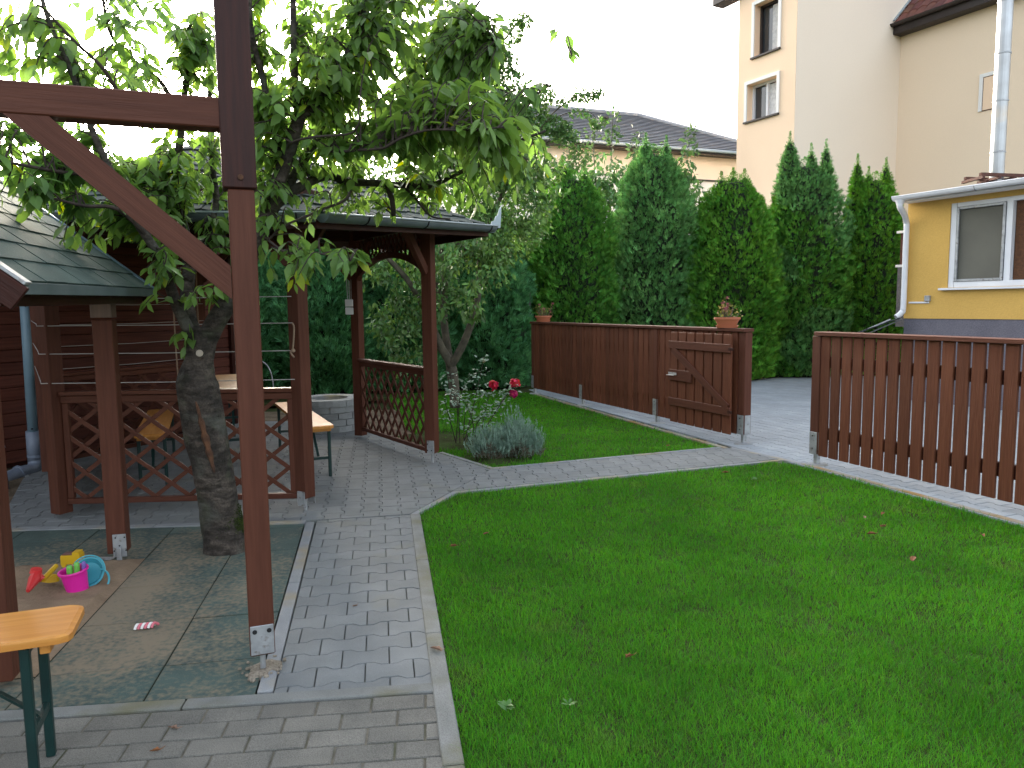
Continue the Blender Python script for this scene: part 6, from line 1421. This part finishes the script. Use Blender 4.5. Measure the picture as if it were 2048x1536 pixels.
mb = MB(); mb.box(yc + Vector((-.018, 0, .028)), (.055, .05, .006), .15); mb.build('tray', 'mauve', yb)
for dx in (-.03, .03):
    for dy in (-.036, .036): MB().tube([yc + Vector((dx, dy - .004, -.028)), yc + Vector((dx, dy + .004, -.028))], .014, 10).build('wheel', 'yellow', yb)
ym = Vector((-2.535,3.980,0.044)); mb = MB(); mb.lathe(ym, [(.001, -.012), (.035, -.012), (.030, .018), (.018, .024), (.001, .024)], 14, 1.2, .8); mb.box(ym + Vector((-.035, 0, .0)), (.02, .03, .02), .4); tag(mb.build('toy_mould', 'yellow', org=ym), 'half buried yellow sand mould between the shovel and the pink bucket', 'toy')
# striped shell mould on the mats
pm = Vector((-1.747, 3.422, .004)); sm_ = thing('shell_mould', pm, 'small pink and white striped shell mould lying on the rubber mat', 'toy')
for k in range(6):
    a = R(-60 + 24 * k + 15); d = Vector((math.cos(a + R(80)) * .5 + .3, math.sin(a) * .3, 0)); e = pm + Vector((-.035 + .014 * k, -.012 + .004 * k, 0))
    MB().tube(smooth_path([e + Vector((-.006, -.018, .004)), e + Vector((0, -.004, .022)), e + Vector((.010, .018, .006))], 4), [.0065] * 9, 8).build('shell_rib', 'pinkwhite' if k % 2 else 'trim', sm_)

# ---------------------------------------------------------------- fallen leaves, weed, twig bits
def dead_leaf(x, y, s_, rz, m, label, z=.03, kind=0):
    r_ = random.Random(int(x * 1000)); n = 11; V = [(0, 0, 0.0)]; 
    for k in range(n):
        a = 2 * math.pi * k / n; rr = s_ * (.5 + .5 * abs(math.cos(a)) ** (.8)) * (1 if k % 2 == 0 or kind == 0 else .55) * r_.uniform(.8, 1.1)
        V.append((rr * math.cos(a), rr * .55 * math.sin(a), s_ * (.25 * abs(math.sin(a)) + r_.uniform(-.04, .22))))
    F = [(0, 1 + k, 1 + (k + 1) % n) for k in range(n)]
    V2 = [(v[0], v[1], v[2] - .0015) for v in V]; F2 = [tuple(i + n + 1 for i in f[::-1]) for f in F]
    mb = MB(); mb.add([T(x, y, z) @ RZ(rz) @ Vector(v) for v in V + V2], F + F2)
    mb.tube([T(x, y, z) @ RZ(rz) @ Vector((s_ * .8, 0, .004)), T(x, y, z) @ RZ(rz) @ Vector((s_ * 1.35, .005, .008))], .0012, 4)
    tag(mb.build('fallen_leaf', m, org=(x, y, z)), label, 'fallen leaf', 'fallen leaves')
for (x, y, s_, rz, m_, lb, z, k) in (
    (-1.232, 2.424, .022, .3, 'dead_leaf', 'red-brown fallen leaf on the foreground bricks near the bottom edge', .004, 1),
    (-1.232, 2.561, .024, -.3, 'pale_leaf', 'pale curled fallen leaf on the foreground bricks below the mats', .004, 1),
    (-.345, 3.144, .030, -.5, 'pale_leaf', 'pinkish dry leaf curled on the kerb between path and big lawn', .014, 0),
    (-.37, 4.508, .032, .2, 'dead_leaf', 'orange-brown leaf on the lawn near the path kerb', .03, 1),
    (-.18, 4.742, .030, .9, 'dead_leaf', 'dark brown leaf standing in the grass by the bend of the path', .035, 0),
    (2.282, 4.661, .036, .1, 'dead_leaf', 'light brown leaf, lowest of the four in the cluster by the right fence', .03, 0),
    (2.432, 4.817, .034, .5, 'dead_leaf', 'brown leaf in the middle of the cluster by the right fence', .03, 1),
    (2.579, 5.116, .030, .8, 'dead_leaf', 'small brown leaf, topmost of the cluster by the right fence', .03, 0),
    (2.41, 5.02, .030, 1.2, 'pale_leaf', 'greyish brown leaf left of the topmost leaf in the cluster by the right fence', .03, 1),
    (2.275, 4.151, .042, 1.0, 'dead_leaf', 'large upright folded brown leaf on the right part of the lawn', .035, 0),
    (2.959, 4.606, .030, 1.3, 'dead_leaf', 'small rusty leaf near the right edge of the lawn', .03, 0),
    (.483, 3.041, .030, .4, 'dead_leaf', 'brown leaf scrap sunk in the grass in the middle of the big lawn', .02, 1),
    (1.854, 6.44, .034, .1, 'dead_leaf', 'brown leaf at the far end of the big lawn by the gate path', .035, 0),
    (-.807, 3.658, .014, .5, 'pale_leaf', 'tiny curled pale scrap on the garden path', .004, 0),
    (1.62, 7.72, .026, .5, 'dead_leaf', 'orange leaf on the small lawn in front of the open gate', .035, 0)):
    dead_leaf(x, y, s_, rz, m_, lb, z, k)
wd_ = thing('lawn_weed', (.198, 2.676, 0), 'light green dandelion-like weed rosette in the foreground grass', 'weed')
n = 9; a = np.linspace(0, 5.6, n) + rng.normal(0, .2, n); O = np.tile([.198, 2.676, .012], (n, 1)); X = np.column_stack([np.cos(a), np.sin(a), np.full(n, .55)])
wt = [(0, 0, 0), (.3, .08, .03), (.3, -.08, .03), (.42, .03, 0), (.6, .16, .0), (.6, -.16, 0), (.7, .05, -.03), (.85, .12, -.06), (.85, -.12, -.06), (1, 0, -.12)]
scatter('leaf_rosette', wt, LEAF_F, O, X, np.tile([0., 0, 1], (n, 1)) + rng.normal(0, .2, (n, 3)), rng.uniform(.026, .04, n), 'weed', wd_, org=(.198, 2.676, 0))
for x, y, lb in ((-.03, 2.66, 'pale broad-leaved weed in the grass just right of the path kerb'), (2.05, 6.25, 'broad-leaved weed in the lawn near the right fence post')):
    w2 = thing('lawn_weed', (x, y, 0), lb, 'weed'); n = 8; a = rng.uniform(0, 6.28, n); O = np.tile([x, y, .012], (n, 1)) + rng.normal(0, .012, (n, 3)) * [1, 1, 0]
    scatter('leaf_rosette', LEAF_T, LEAF_F, O, np.column_stack([np.cos(a), np.sin(a), np.full(n, .6)]), np.tile([0., 0, 1], (n, 1)), rng.uniform(.03, .05, n), 'weed', w2, org=(x, y, 0))
